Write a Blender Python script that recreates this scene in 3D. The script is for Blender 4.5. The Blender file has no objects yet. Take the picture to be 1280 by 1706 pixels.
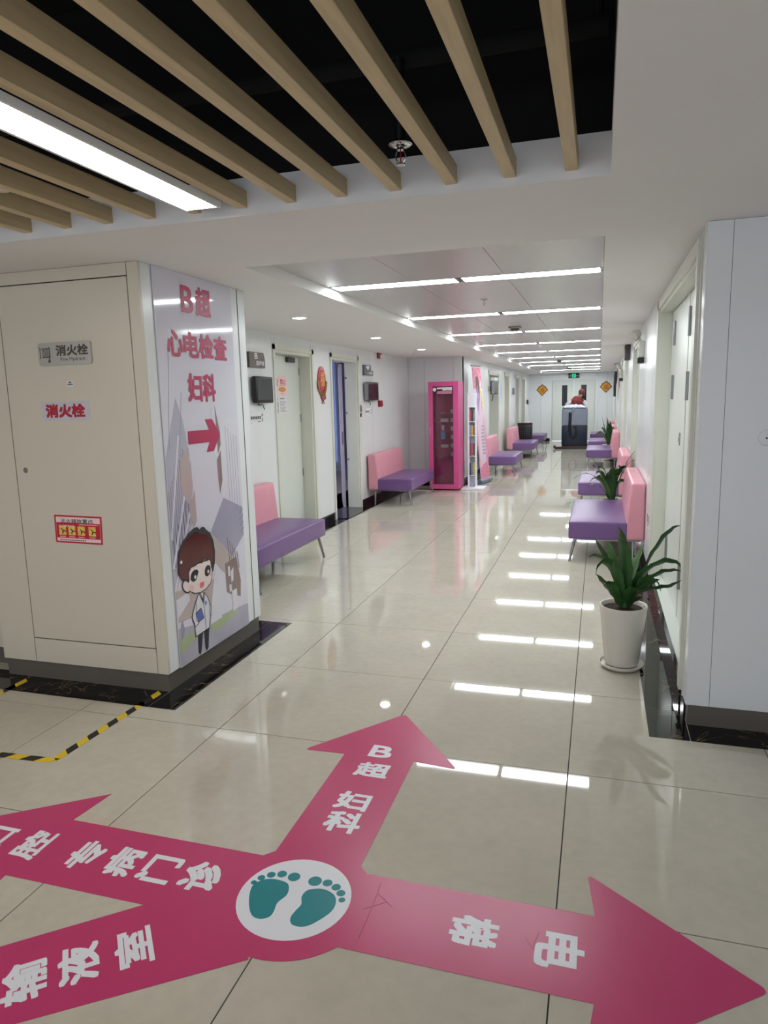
import bpy, bmesh, math, random
from mathutils import Vector, Matrix
random.seed(7)
SC = bpy.context.scene
COL = SC.collection
# ------------------------------------------------------------------ camera, world, lights, exposure
def camera():
    yaw, pit, rol = -0.299818598, -0.160237735, -0.0245983598
    f = Vector((math.sin(yaw)*math.cos(pit), math.cos(yaw)*math.cos(pit), math.sin(pit)))
    r = Vector((math.cos(yaw), -math.sin(yaw), 0)); u = r.cross(f)
    r2 = r*math.cos(rol)+u*math.sin(rol); u2 = u*math.cos(rol)-r*math.sin(rol)
    cd = bpy.data.cameras.new('camera'); cd.sensor_fit = 'VERTICAL'; cd.sensor_height = 36
    cd.lens = 1164.6/1706*36; cd.clip_start = .05; cd.clip_end = 100
    o = bpy.data.objects.new('camera', cd); COL.objects.link(o)
    m = Matrix((r2, u2, -f)).transposed().to_4x4(); m.translation = Vector((0.0998, -2.1776, 1.7129))
    o.matrix_world = m; SC.camera = o
camera()
W = bpy.data.worlds.new('world'); SC.world = W; W.use_nodes = True
bg = W.node_tree.nodes['Background']; bg.inputs[0].default_value = (.80, .88, 1.0, 1); bg.inputs[1].default_value = 1.6
SC.view_settings.view_transform = 'Standard'; SC.view_settings.look = 'None'
SC.view_settings.gamma = 1; SC.view_settings.use_curve_mapping = False
SC.view_settings.exposure = 0.0
STRIP, DOWN, PANEL, ROOMB = 34.0, 60.0, 27.0, 55.0     # emission of corridor strips, downlights, lobby panels, added side-room fill lamp
SC.cycles.max_bounces = 10; SC.cycles.diffuse_bounces = 5; SC.cycles.glossy_bounces = 5
SC.cycles.sample_clamp_indirect = 8

# ------------------------------------------------------------------ materials
def lin(c): 
    c /= 255.0
    return c/12.92 if c <= .04045 else ((c+.055)/1.055)**2.4
def rgb(c): return tuple(lin(v) for v in c)+(1,)
MATS = {}
def mat(name, col, rough=.5, metal=0, var=.04, scale=6, bump=0, bscale=40, coat=0, spec=.5, emit=0, ior=1.45, stretch=(1,1,1)):
    m = bpy.data.materials.new(name); m.use_nodes = True; nt = m.node_tree; b = nt.nodes['Principled BSDF']
    b.inputs['Roughness'].default_value = rough; b.inputs['Metallic'].default_value = metal
    b.inputs['Coat Weight'].default_value = coat; b.inputs['Specular IOR Level'].default_value = spec
    b.inputs['Coat Roughness'].default_value = .05; b.inputs['IOR'].default_value = ior
    tc = nt.nodes.new('ShaderNodeTexCoord'); mp = nt.nodes.new('ShaderNodeMapping'); mp.inputs['Scale'].default_value = stretch
    nt.links.new(tc.outputs['Object'], mp.inputs[0])
    n = nt.nodes.new('ShaderNodeTexNoise'); n.inputs['Scale'].default_value = scale; n.inputs['Detail'].default_value = 4
    nt.links.new(mp.outputs[0], n.inputs['Vector'])
    r = nt.nodes.new('ShaderNodeValToRGB'); c = rgb(col)
    r.color_ramp.elements[0].position = .3; r.color_ramp.elements[1].position = .7
    r.color_ramp.elements[0].color = tuple(v*(1-var) for v in c[:3])+(1,); r.color_ramp.elements[1].color = tuple(min(1, v*(1+var)) for v in c[:3])+(1,)
    nt.links.new(n.outputs['Fac'], r.inputs[0]); nt.links.new(r.outputs[0], b.inputs['Base Color'])
    if bump:
        n2 = nt.nodes.new('ShaderNodeTexNoise'); n2.inputs['Scale'].default_value = bscale; nt.links.new(mp.outputs[0], n2.inputs['Vector'])
        bp = nt.nodes.new('ShaderNodeBump'); bp.inputs['Strength'].default_value = bump; bp.inputs['Distance'].default_value = .002
        nt.links.new(n2.outputs['Fac'], bp.inputs['Height']); nt.links.new(bp.outputs[0], b.inputs['Normal'])
    if emit:
        nt.links.new(r.outputs[0], b.inputs['Emission Color']); b.inputs['Emission Strength'].default_value = emit
    MATS[name] = m; return m
def lamp_mat(name, col, s):
    m = bpy.data.materials.new(name); m.use_nodes = True; nt = m.node_tree
    for n in list(nt.nodes): nt.nodes.remove(n)
    e = nt.nodes.new('ShaderNodeEmission'); e.inputs[0].default_value = col; e.inputs[1].default_value = s
    o = nt.nodes.new('ShaderNodeOutputMaterial'); nt.links.new(e.outputs[0], o.inputs[0]); return m
def tile_mat():
    m = mat('polished_cream_tile', (193, 187, 172), rough=.03, var=.04, scale=3, ior=1.75); nt = m.node_tree
    b = nt.nodes['Principled BSDF']; oi = nt.nodes.new('ShaderNodeObjectInfo'); tc = [n for n in nt.nodes if n.type == 'TEX_COORD'][0]
    mp = [n for n in nt.nodes if n.type == 'MAPPING'][0]; ad = nt.nodes.new('ShaderNodeVectorMath'); ad.operation = 'MULTIPLY'
    cx = nt.nodes.new('ShaderNodeCombineXYZ')
    for i in range(3): nt.links.new(oi.outputs['Random'], cx.inputs[i])
    ad.inputs[1].default_value = (37, 53, 11); nt.links.new(cx.outputs[0], ad.inputs[0]); nt.links.new(ad.outputs[0], mp.inputs['Location'])
    mot = nt.nodes.new('ShaderNodeTexNoise'); mot.inputs['Scale'].default_value = 22; mot.inputs['Detail'].default_value = 6
    nt.links.new(mp.outputs[0], mot.inputs['Vector'])
    mr = nt.nodes.new('ShaderNodeMapRange'); mr.inputs['From Min'].default_value = .3; mr.inputs['From Max'].default_value = .7
    mr.inputs['To Min'].default_value = .95; mr.inputs['To Max'].default_value = 1.03; nt.links.new(mot.outputs['Fac'], mr.inputs[0])
    hv = nt.nodes.new('ShaderNodeHueSaturation'); nt.links.new(mr.outputs[0], hv.inputs['Value'])
    rp = [n for n in nt.nodes if n.type == 'VALTORGB'][0]; nt.links.new(rp.outputs[0], hv.inputs['Color']); nt.links.new(hv.outputs[0], b.inputs['Base Color'])
    return m
def marble_mat():
    m = mat('black_marble', (16, 15, 17), rough=.025, var=.2, scale=5); nt = m.node_tree; b = nt.nodes['Principled BSDF']
    tc = [n for n in nt.nodes if n.type == 'TEX_COORD'][0]
    n = nt.nodes.new('ShaderNodeTexNoise'); n.inputs['Scale'].default_value = 3.2; n.inputs['Detail'].default_value = 8; n.inputs['Distortion'].default_value = 1.5
    nt.links.new(tc.outputs['Object'], n.inputs['Vector'])
    r = nt.nodes.new('ShaderNodeValToRGB'); e = r.color_ramp.elements; e[0].position = .488; e[0].color = (0, 0, 0, 1); e[1].position = .512; e[1].color = (0, 0, 0, 1)
    k = e.new(.5); k.color = (1, 1, 1, 1); nt.links.new(n.outputs['Fac'], r.inputs[0])
    n3 = nt.nodes.new('ShaderNodeTexNoise'); n3.inputs['Scale'].default_value = 4; nt.links.new(tc.outputs['Object'], n3.inputs['Vector'])
    r3 = nt.nodes.new('ShaderNodeValToRGB'); r3.color_ramp.elements[0].position = .4; r3.color_ramp.elements[1].position = .55; nt.links.new(n3.outputs['Fac'], r3.inputs[0])
    mu = nt.nodes.new('ShaderNodeMath'); mu.operation = 'MULTIPLY'; nt.links.new(r.outputs[0], mu.inputs[0]); nt.links.new(r3.outputs[0], mu.inputs[1])
    mx = nt.nodes.new('ShaderNodeMixRGB'); mx.inputs[2].default_value = rgb((120, 98, 68)); nt.links.new(mu.outputs[0], mx.inputs[0])
    rr = [q for q in nt.nodes if q.type == 'VALTORGB'][0]; nt.links.new(rr.outputs[0], mx.inputs[1]); nt.links.new(mx.outputs[0], b.inputs['Base Color'])
    return m
def glass_mat():
    m = bpy.data.materials.new('door_glass'); m.use_nodes = True; nt = m.node_tree
    for n in list(nt.nodes): nt.nodes.remove(n)
    t = nt.nodes.new('ShaderNodeBsdfTransparent'); t.inputs[0].default_value = (.93, .9, .92, 1); g = nt.nodes.new('ShaderNodeBsdfGlossy'); g.inputs['Roughness'].default_value = .02
    f = nt.nodes.new('ShaderNodeFresnel'); f.inputs[0].default_value = 1.5; mx = nt.nodes.new('ShaderNodeMixShader'); o = nt.nodes.new('ShaderNodeOutputMaterial')
    nt.links.new(f.outputs[0], mx.inputs[0]); nt.links.new(t.outputs[0], mx.inputs[1]); nt.links.new(g.outputs[0], mx.inputs[2]); nt.links.new(mx.outputs[0], o.inputs[0]); return m
TILE, MARBLE, GLASS = tile_mat(), marble_mat(), glass_mat()
GROUT = mat('dark_grout', (56, 52, 46), .8)
WHITE = mat('white_wall_panel', (222, 225, 226), .22, var=.012, scale=2)
FRONTW = mat('ivory_lacquer_panel', (206, 198, 181), .3, var=.01, scale=2)
SHADOWGAP = mat('panel_joint', (120, 118, 114), .8)
DARKGAP = mat('dark_door_gap', (40, 34, 28), .8)
CEIL = mat('matt_ceiling_paint', (232, 230, 228), .75, var=.01, scale=2)
ALU = mat('satin_ceiling_panel', (200, 198, 196), .26, var=.01, scale=2)
JAMB = mat('cream_door_frame', (212, 213, 201), .3, var=.015)
LEAFW = mat('pale_door_leaf', (212, 217, 211), .3, var=.015)
SKIRT = mat('dark_grey_skirting', (98, 92, 84), .32)
BLACKSK = mat('black_skirting', (22, 22, 24), .12)
BLACK = mat('black_void_paint', (9, 9, 10), .9)
BLKPLA = mat('black_plastic', (22, 22, 24), .35)
SCREEN = mat('dark_screen', (30, 31, 34), .12)
WOOD = mat('oak_slat', (200, 178, 138), .5, var=.10, scale=9, stretch=(6, .5, 6), bump=.15, bscale=30)
STEEL = mat('brushed_steel', (150, 150, 150), .3, 1)
CHROME = mat('chrome', (190, 190, 192), .12, 1)
PINKL = mat('pink_leatherette', (218, 150, 164), .36, bump=.25, bscale=220, var=.03)
PURPL = mat('purple_leatherette', (112, 82, 132), .34, bump=.25, bscale=220, var=.04)
MAG = mat('magenta_vinyl', (190, 54, 108), .28, var=.03, scale=4, bump=.08, bscale=14)
WVINYL = mat('white_vinyl', (226, 228, 236), .35, var=.01)
TEALV = mat('teal_vinyl', (0, 128, 138), .35, var=.02)
YEL = mat('yellow_tape', (222, 190, 40), .45); BLKT = mat('black_tape', (24, 22, 24), .45)
CAB = mat('pink_lacquer_steel', (208, 82, 142), .3, var=.02); CABIN = mat('dark_pink_back', (206, 78, 140), .45)
POT = mat('white_glazed_pot', (212, 206, 196), .25, var=.02); SOIL = mat('dark_soil', (46, 34, 30), .95, var=.3, scale=60, bump=.8, bscale=90)
LEAF = mat('dark_green_leaf', (44, 80, 38), .36, var=.45, scale=9, stretch=(1, 1, 1)); LEAF2 = mat('light_green_leaf', (78, 116, 62), .35, var=.25, scale=7)
RED = mat('red_print', (190, 26, 48), .45); CRIM = mat('crimson_lettering', (178, 26, 82), .4)
DARKR = mat('dark_red_plastic', (140, 20, 40), .35); GOLD = mat('gold_print', (214, 160, 40), .35); DGOLD = mat('dark_gold', (150, 100, 30), .4)
PAPER = mat('white_paper', (222, 220, 224), .6, var=.01); PINKP = mat('pink_paper', (236, 205, 206), .6); INK = mat('black_ink', (36, 34, 40), .5)
GREYINK = mat('grey_ink', (120, 118, 124), .5); ORANGE = mat('orange_print', (214, 120, 60), .5)
PLATE = mat('brushed_sign_plate', (176, 174, 166), .35, .35); BROWNSIGN = mat('brown_grey_sign', (96, 84, 76), .35)
PINKPRINT = mat('soft_pink_print', (212, 140, 172), .5, var=.12, scale=5)

# ------------------------------------------------------------------ mesh helpers
def smooth(me, ang=None):
    for p in me.polygons: p.use_smooth = True
class MB:
    def __init__(s): s.v = []; s.f = []; s.sm = []
    def add(s, vs, fs, sm=False):
        o = len(s.v); s.v += [Vector(v) for v in vs]; s.f += [tuple(i+o for i in f) for f in fs]; s.sm += [sm]*len(fs); return s
    def box(s, x0, x1, y0, y1, z0, z1):
        vs = [(x, y, z) for x in (x0, x1) for y in (y0, y1) for z in (z0, z1)]
        return s.add(vs, [(0, 1, 3, 2), (4, 6, 7, 5), (0, 4, 5, 1), (2, 3, 7, 6), (0, 2, 6, 4), (1, 5, 7, 3)])
    def rbox(s, x0, x1, y0, y1, z0, z1, r=.01, seg=2, crown=0, sub=0):
        bm = bmesh.new(); bmesh.ops.create_cube(bm, size=1)
        bmesh.ops.scale(bm, vec=(x1-x0, y1-y0, z1-z0), verts=bm.verts); bmesh.ops.translate(bm, vec=((x0+x1)/2, (y0+y1)/2, (z0+z1)/2), verts=bm.verts)
        if sub: bmesh.ops.subdivide_edges(bm, edges=bm.edges, cuts=sub, use_grid_fill=True)
        ed = [e for e in bm.edges if len(e.link_faces) == 2 and e.calc_face_angle() > .5]
        bmesh.ops.bevel(bm, geom=ed, offset=r, segments=seg, affect='EDGES', profile=.5)
        if crown:
            for v in bm.verts:
                a = 1-((v.co.x-(x0+x1)/2)/((x1-x0)/2))**2; b = 1-((v.co.y-(y0+y1)/2)/((y1-y0)/2))**2
                if v.co.z > (z0+z1)/2: v.co.z += crown*max(0, a)**.6*max(0, b)**.6
        bm.verts.index_update(); s.add([v.co.copy() for v in bm.verts], [[v.index for v in f.verts] for f in bm.faces], True); bm.free(); return s
    def tube(s, pts, r, n=10, caps=True):
        pts = [Vector(p) for p in pts]; rs = r if isinstance(r, (list, tuple)) else [r]*len(pts); rings = []; up = None
        for i, p in enumerate(pts):
            d = (pts[min(i+1, len(pts)-1)]-pts[max(i-1, 0)]).normalized()
            if up is None: up = Vector((0, 0, 1)) if abs(d.z) < .9 else Vector((1, 0, 0))
            a = d.cross(up).normalized(); b = a.cross(d).normalized(); up = b
            rings.append([p+a*math.cos(2*math.pi*k/n)*rs[i]+b*math.sin(2*math.pi*k/n)*rs[i] for k in range(n)])
        vs = [v for g in rings for v in g]; fs = []
        for i in range(len(pts)-1):
            for k in range(n): fs.append((i*n+k, i*n+(k+1) % n, (i+1)*n+(k+1) % n, (i+1)*n+k))
        s.add(vs, fs, True)
        if caps: s.add(rings[0], [tuple(range(n))[::-1]]); s.add(rings[-1], [tuple(range(n))])
        return s
    def lathe(s, prof, c=(0, 0, 0), n=32, axis='z'):
        c = Vector(c); vs = []; fs = []
        for (r, h) in prof:
            for k in range(n):
                a = 2*math.pi*k/n; x, y = r*math.cos(a), r*math.sin(a)
                vs.append(c+(Vector((x, y, h)) if axis == 'z' else Vector((h, x, y)) if axis == 'x' else Vector((x, h, y))))
        for i in range(len(prof)-1):
            for k in range(n): fs.append((i*n+k, i*n+(k+1) % n, (i+1)*n+(k+1) % n, (i+1)*n+k))
        return s.add(vs, fs, True)
    def poly(s, fr, pts, w0=0, w1=.001):
        o, ex, ey = fr; n = ex.cross(ey)
        A = [o+ex*p[0]+ey*p[1]+n*w0 for p in pts]; B = [o+ex*p[0]+ey*p[1]+n*w1 for p in pts]; k = len(pts)
        ar = sum(pts[i][0]*pts[(i+1) % k][1]-pts[(i+1) % k][0]*pts[i][1] for i in range(k))
        if ar < 0: A.reverse(); B.reverse()
        return s.add(A+B, [tuple(range(k))[::-1], tuple(range(k, 2*k))]+[(i, (i+1) % k, k+(i+1) % k, k+i) for i in range(k)])
    def ell(s, fr, c, a, b=None, w0=0, w1=.001, n=20, rot=0):
        b = b or a; return s.poly(fr, [(c[0]+a*math.cos(t)*math.cos(rot)-b*math.sin(t)*math.sin(rot), c[1]+a*math.cos(t)*math.sin(rot)+b*math.sin(t)*math.cos(rot)) for t in [2*math.pi*k/n for k in range(n)]], w0, w1)
    def rect(s, fr, u0, u1, v0, v1, w0=0, w1=.001): return s.poly(fr, [(u0, v0), (u1, v0), (u1, v1), (u0, v1)], w0, w1)
    def line(s, fr, pts, t, w0=0, w1=.001):
        for a, b in zip(pts, pts[1:]):
            d = (Vector(b)-Vector(a)); d = d/max(d.length, 1e-6); n = Vector((-d.y, d.x))*t/2; a2, b2 = Vector(a)-d*t/3, Vector(b)+d*t/3
            s.poly(fr, [tuple(a2-n), tuple(b2-n), tuple(b2+n), tuple(a2+n)], w0, w1)
        return s
    def mesh(s, name, m, origin=Vector((0, 0, 0))):
        me = bpy.data.meshes.new(name); me.from_pydata([v-origin for v in s.v], [], s.f); me.materials.append(m)
        for p, q in zip(me.polygons, s.sm): p.use_smooth = q
        if any(s.sm) :
            try: me.set_sharp_from_angle(angle=math.radians(42))
            except Exception: pass
        me.update(); return me
    def build(s, name, m, parent=None, local=False):
        """world-space vertices unless local (then relative to the parent's base)"""
        if parent is None:
            xs = [v.x for v in s.v]; ys = [v.y for v in s.v]; zs = [v.z for v in s.v]
            org = Vector(((min(xs)+max(xs))/2, (min(ys)+max(ys))/2, min(zs)))
            o = bpy.data.objects.new(name, s.mesh(name, m, org)); o.location = org
        else:
            org = Vector((0, 0, 0)) if local else wloc(parent)
            o = bpy.data.objects.new(name, s.mesh(name, m, org)); o.parent = parent
        COL.objects.link(o); return o
def wloc(o):
    l = o.location.copy(); p = o.parent
    while p: l += p.location; p = p.parent
    return l
def tag(o, label=None, cat=None, group=None, kind=None):
    if label: o['label'] = label
    if cat: o['category'] = cat
    if group: o['group'] = group
    if kind: o['kind'] = kind
    return o
def empty(name, loc=(0, 0, 0), label=None, cat=None, group=None, kind=None, rot=0):
    o = bpy.data.objects.new(name, None); COL.objects.link(o); o.location = loc; o.rotation_euler = (0, 0, rot); o.empty_display_size = .1
    return tag(o, label, cat, group, kind)
def copy_tree(o, parent=None):
    kids = list(o.children); c = o.copy(); COL.objects.link(c); c.parent = parent
    for k in kids: copy_tree(k, c)
    return c
X, Y, Z = Vector((1, 0, 0)), Vector((0, 1, 0)), Vector((0, 0, 1))
def FLOOR(z=0): return (Vector((0, 0, z)), X, Y)
def FRONT(y): return (Vector((0, y, 0)), X, Z)      # surface facing the camera side (-y)
def LEFT(x): return (Vector((x, 0, 0)), Y, Z)       # surface facing +x, u = y
def RIGHT(x): return (Vector((x, 0, 0)), -Y, Z)     # surface facing -x, u = -y
GC = {}
def glyph_mesh(text):
    weight = 0
    if text not in GC:
        c = bpy.data.curves.new('lettering', 'FONT'); c.body = text; c.offset = weight; c.resolution_u = 3; c.align_x = 'CENTER'
        o = bpy.data.objects.new('lettering', c); COL.objects.link(o); dg = bpy.context.evaluated_depsgraph_get()
        me = bpy.data.meshes.new_from_object(o.evaluated_get(dg)); vs = [v.co.copy() for v in me.vertices]; fs = [tuple(p.vertices) for p in me.polygons]
        bpy.data.objects.remove(o); bpy.data.curves.remove(c); bpy.data.meshes.remove(me)
        x0, x1 = min(v.x for v in vs), max(v.x for v in vs); y0, y1 = min(v.y for v in vs), max(v.y for v in vs)
        GC[text] = ([((v.x-(x0+x1)/2)/(x1-x0), (v.y-(y0+y1)/2)/(y1-y0)) for v in vs], fs)
    return GC[text]
def letters(text, fr, u, v, w, h, m, parent, rot=0, lift=.0012, weight=.02, name='lettering'):
    # strokes are thickened by overlaying slightly shifted copies of each stroke
    vs, fs = glyph_mesh(text); o, ex, ey = fr; n = ex.cross(ey); c, s = math.cos(rot), math.sin(rot); mb = MB()
    r = weight*h; w, h = w-2*r, h-2*r
    for k in range(9 if weight > .01 else 1):
        da, db = (0, 0) if k == 8 or weight <= .01 else (r*(-1, 0, 1, 1, 1, 0, -1, -1)[k], r*(-1, -1, -1, 0, 1, 1, 1, 0)[k]); P = []
        for (a, b) in vs:
            a, b = a*w+da, b*h+db; P.append(o+ex*(u+a*c-b*s)+ey*(v+a*s+b*c)+n*(lift+.00002*k))
        mb.add(P, fs)
    return mb.build(name, m, parent)

# ------------------------------------------------------------------ floor
fl = tag(MB().box(-6.4, 3.7, -5.5, 26, -.06, -.006).build('floor', GROUT), kind='structure')
tm = None
def in_room(i, j):
    x0, y0 = i*.9, j*.9
    if y0 < 1.8: return -7 <= i <= 3
    return -5 <= i <= 0
for j in range(-6, 28):
    for i in range(-7, 4):
        if not in_room(i, j): continue
        if tm is None:
            g = .0022; mb = MB(); mb.box(g, .9-g, g, .9-g, -.008, -.0008)
            mb.add([(g, g, -.0008), (.9-g, g, -.0008), (.9-g, .9-g, -.0008), (g, .9-g, -.0008), (g+.0012, g+.0012, 0), (.9-g-.0012, g+.0012, 0), (.9-g-.0012, .9-g-.0012, 0), (g+.0012, .9-g-.0012, 0)],
                   [(4, 5, 6, 7), (0, 1, 5, 4), (1, 2, 6, 5), (2, 3, 7, 6), (3, 0, 4, 7)])
            tm = mb.mesh('floor_tile', TILE)
        o = bpy.data.objects.new('floor_tile', tm); COL.objects.link(o); o.parent = fl
        o.location = Vector((i*.9, j*.9, 0))-fl.location
# black marble borders laid flush in the floor, in slabs
mcount = [0]
def border(name, rects):
    r = empty(name, (0, 0, 0), kind='structure')
    for (x0, x1, y0, y1) in rects:
        long_y = (y1-y0) > (x1-x0); L = (y1-y0) if long_y else (x1-x0); n = max(1, round(L/.9))
        for k in range(n):
            a, b = k/n, (k+1)/n; g = .001
            if long_y: MB().box(x0, x1, y0+L*a+g, y0+L*b-g, -.002, .0012).build('marble_slab', MARBLE, r)
            else: MB().box(x0+L*a+g, x0+L*b-g, y0, y1, -.002, .0012).build('marble_slab', MARBLE, r)
    return r
border('trim_1', [(-2.34, -2.163, 1.035, 2.63), (-6.4, -2.342, 1.035, 1.3), (-3.53, -2.342, 2.42, 2.63)])
border('trim_2', [(-3.53, -3.352, 2.632, 11.2), (-3.53, -2.28, 11.202, 11.4), (-2.45, -2.272, 11.402, 24.8)])
border('trim_3', [(.378, .57, 1.355, 24.8), (.572, 3.7, 1.355, 1.56)])

# ------------------------------------------------------------------ walls made of panels
def wall(name, kind_frame, pos, u0, u1, openings, seams, top=2.49, base=.112, thick=.2, pm=WHITE, skirt=BLACKSK, skname=None, skin=.018):
    """kind_frame 'L' faces +x, 'R' faces -x, 'F' faces -y; u is the world y (L, R) or x (F)"""
    def bx(mb, a, b, z0, z1, d0, d1):
        if kind_frame == 'L': mb.box(pos-d1, pos-d0, a, b, z0, z1)
        elif kind_frame == 'R': mb.box(pos+d0, pos+d1, a, b, z0, z1)
        else: mb.box(a, b, pos+d0, pos+d1, z0, z1)
    mb = MB(); cur = u0
    for (a, b, zt) in sorted(openings):
        if a > cur: bx(mb, cur, a, 0, top, skin, thick)
        bx(mb, a, b, zt, top, skin, thick); cur = b
    if cur < u1: bx(mb, cur, u1, 0, top, skin, thick)
    w = tag(mb.build(name, SHADOWGAP), kind='structure')
    cuts = sorted(set([u0, u1]+list(seams)+[v for o in openings for v in o[:2]])); g = .0022
    for a, b in zip(cuts, cuts[1:]):
        z0 = base
        for (p, q, zt) in openings:
            if a >= p-1e-4 and b <= q+1e-4: z0 = zt
        m = MB(); bx(m, a+g, b-g, z0, top-.001, 0, skin); m.build('wall_panel', pm, w)
    sk = MB(); cur = u0
    for (a, b, zt) in sorted(openings):
        if a > cur: bx(sk, cur, a, 0, base-.002, .002, skin+.002)
        cur = b
    if cur < u1: bx(sk, cur, u1, 0, base-.002, .002, skin+.002)
    tag(sk.build(skname or name.replace('wall', 'baseboard'), skirt), kind='structure')
    return w
OA, OB = (5.40, 6.50, 2.32), (7.22, 8.33, 2.32)
wall('wall_left', 'L', -3.53, 2.44, 11.4, [OA, OB], [3.3, 4.2, 5.33, 6.57, 7.14, 9.06, 10.3, 10.95])
wall('wall_left_recess', 'F', 11.4, -3.53, -2.45, [], [-3.2, -2.62], thick=.15)
OCC, OD, OE, OF = (14.8, 16.55, 2.28), (17.7, 18.75, 2.30), (20.4, 21.3, 2.3), (22.3, 23.3, 2.3)
wall('wall_left_far', 'L', -2.45, 11.42, 24.8, [OCC, OD, OE, OF], [12.3, 13.4, 14.7, 16.65, 17.2, 19.4, 21.8, 23.9])
wall('wall_end', 'F', 24.8, -2.45, .75, [(-1.60, -.04, 2.26)], [-2.0, -1.66, .02, .35])
R1, R2, R3, R4, R5 = (1.80, 4.26, 2.40), (7.3, 8.8, 2.36), (10.9, 12.3, 2.36), (14.3, 15.6, 2.36), (19.6, 21.0, 2.36)
wall('wall_right', 'R', .56, 1.62, 24.8, [R1, R2, R3, R4, R5], [4.95, 5.9, 6.9, 9.3, 10.2, 13.0, 14.0, 16.5, 17.8, 19.0, 22.0, 23.5])
# left pier with the hydrant cabinet, right pier
def pier(name, x0, x1, y0, y1, pm, sidem, seamsF, skname, skm):
    w = tag(MB().box(x0+.02, x1-.02, y0+.02, y1-.02, 0, 2.489).build(name, SHADOWGAP), kind='structure')
    cuts = [x0]+seamsF+[x1]; g = .0022
    for a, b in zip(cuts, cuts[1:]): MB().box(a+g/2, b-(g/2 if b != x1 else 0), y0, y0+.02, .115, 2.488).build('wall_panel', pm, w)
    tag(MB().box(x0+.012, x1-.012, y0+.012, y1-.012, 0, .113).build(skname, skm), kind='structure')
    return w
XP, YP = -2.33, 1.237
lp = pier('wall_left_pier', -3.56, XP, YP, 2.44, FRONTW, WHITE, [], 'baseboard_left_pier', SKIRT)
for k in list(lp.children): bpy.data.objects.remove(k)
g = .0025
for (a, b, z0, z1) in ((-3.56, -3.305, .115, 2.488), (-3.30, -2.405, 2.42, 2.488), (-3.30, -2.405, .115, .268), (-2.40, XP, .115, 2.488)):
    MB().box(a, b, YP, YP+.02, z0, z1).build('wall_panel', FRONTW, lp)
MB().box(-3.308, -2.392, YP+.012, YP+.021, .26, 2.43).build('door_gap', DARKGAP, lp)
cd = MB().rbox(-3.298, -2.406, YP-.002, YP+.016, .2745, 2.4135, .0015, 1).build('hydrant_cabinet_door', FRONTW, lp)
MB().lathe([(0, -.004), (.014, -.004), (.017, 0), (.017, .004)], (-3.229, YP-.002, 1.338), 20, 'y').build('round_lock', STEEL, cd)
for (a, b) in ((YP+.0205, 1.352), (2.252, 2.419)):
    MB().box(XP-.02, XP, a+.001, b, .115, 2.488).build('wall_panel', WHITE, lp)
MB().box(XP-.002, XP+.003, 2.335, 2.341, .115, 2.488).build('panel_joint_strip', SHADOWGAP, lp)
MB().box(XP-.02, XP-.003, 1.352, 2.252, .115, 2.488).build('wall_panel', WHITE, lp)
MB().box(-3.56, XP, 2.4195, 2.44, .115, 2.488).build('wall_panel', WHITE, lp)
rp = pier('wall_right_pier', .56, 3.7, 1.53, 1.78, WHITE, WHITE, [.672, 1.6, 2.6], 'baseboard_right_pier', SKIRT)
MB().box(.56, .58, 1.5505, 1.78, .115, 2.488).build('wall_panel', WHITE, rp)
MB().box(.553, .562, 1.64, 1.648, .115, 2.488).build('corner_bead', JAMB, rp)
MB().box(.545, .56, 1.72, 1.79, .115, 2.46).build('corner_bead', JAMB, rp)
# lobby walls around and behind the camera
wall('wall_front_left', 'F', 1.40, -6.4, -3.565, [], [-5.5, -4.4], thick=.2, pm=FRONTW, skirt=SKIRT)
wall('wall_lobby_left', 'L', -6.4, -5.5, 1.40, [], [-4, -2.5, -1], top=3.4, pm=FRONTW, skirt=SKIRT)
wall('wall_lobby_right', 'R', 3.7, -5.5, 1.53, [], [-4, -2.5, -1], top=3.4, skirt=SKIRT)

# ------------------------------------------------------------------ ceilings
S = 2.49; RX0, RX1, RY0, RY1 = -1.90, .105, 1.66, 24.1
cm = MB()
cm.box(.118, 3.75, -5.5, .635, S, S+.15)                        # beam right of the slatted opening
cm.box(-6.45, 3.75, .635, RY0, S, S+.15)                        # lintel across the corridor mouth
cm.box(-7.55, RX0, RY0, 24.95, S, S+.15); cm.box(RX1, 1.0, RY0, 24.95, S, S+.15); cm.box(RX0, RX1, RY1, 24.95, S, S+.15)
tag(cm.build('ceiling', CEIL), kind='structure')
ce = tag(MB().box(RX0-.01, RX1+.01, RY0-.01, RY1+.01, 2.572, 2.60).build('ceiling_recess', SHADOWGAP), kind='structure')
strip_y = [3.08+2.26*k for k in range(10)]; HW = .10
edges = [RY0+.002]
for y in strip_y: edges += [y-HW-.004, y+HW+.004]
edges.append(RY1-.002)
for a, b in list(zip(edges, edges[1:]))[::2]:
    cuts = [a, b]
    if b-a > 1.5: cuts = [a, (a+b)/2, b]
    for p, q in zip(cuts, cuts[1:]):
        for x0, x1 in ((RX0, -1.235), (-1.235, -.565), (-.565, RX1)):
            MB().box(x0+.0018, x1-.0018, p+.001, q-.001, 2.560, 2.573).build('ceiling_panel', ALU, ce)
LEDW = lamp_mat('cool_white_diffuser', (.93, .985, 1.0, 1), STRIP); LEDOFF = mat('unlit_diffuser', (200, 200, 198), .4)
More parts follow.
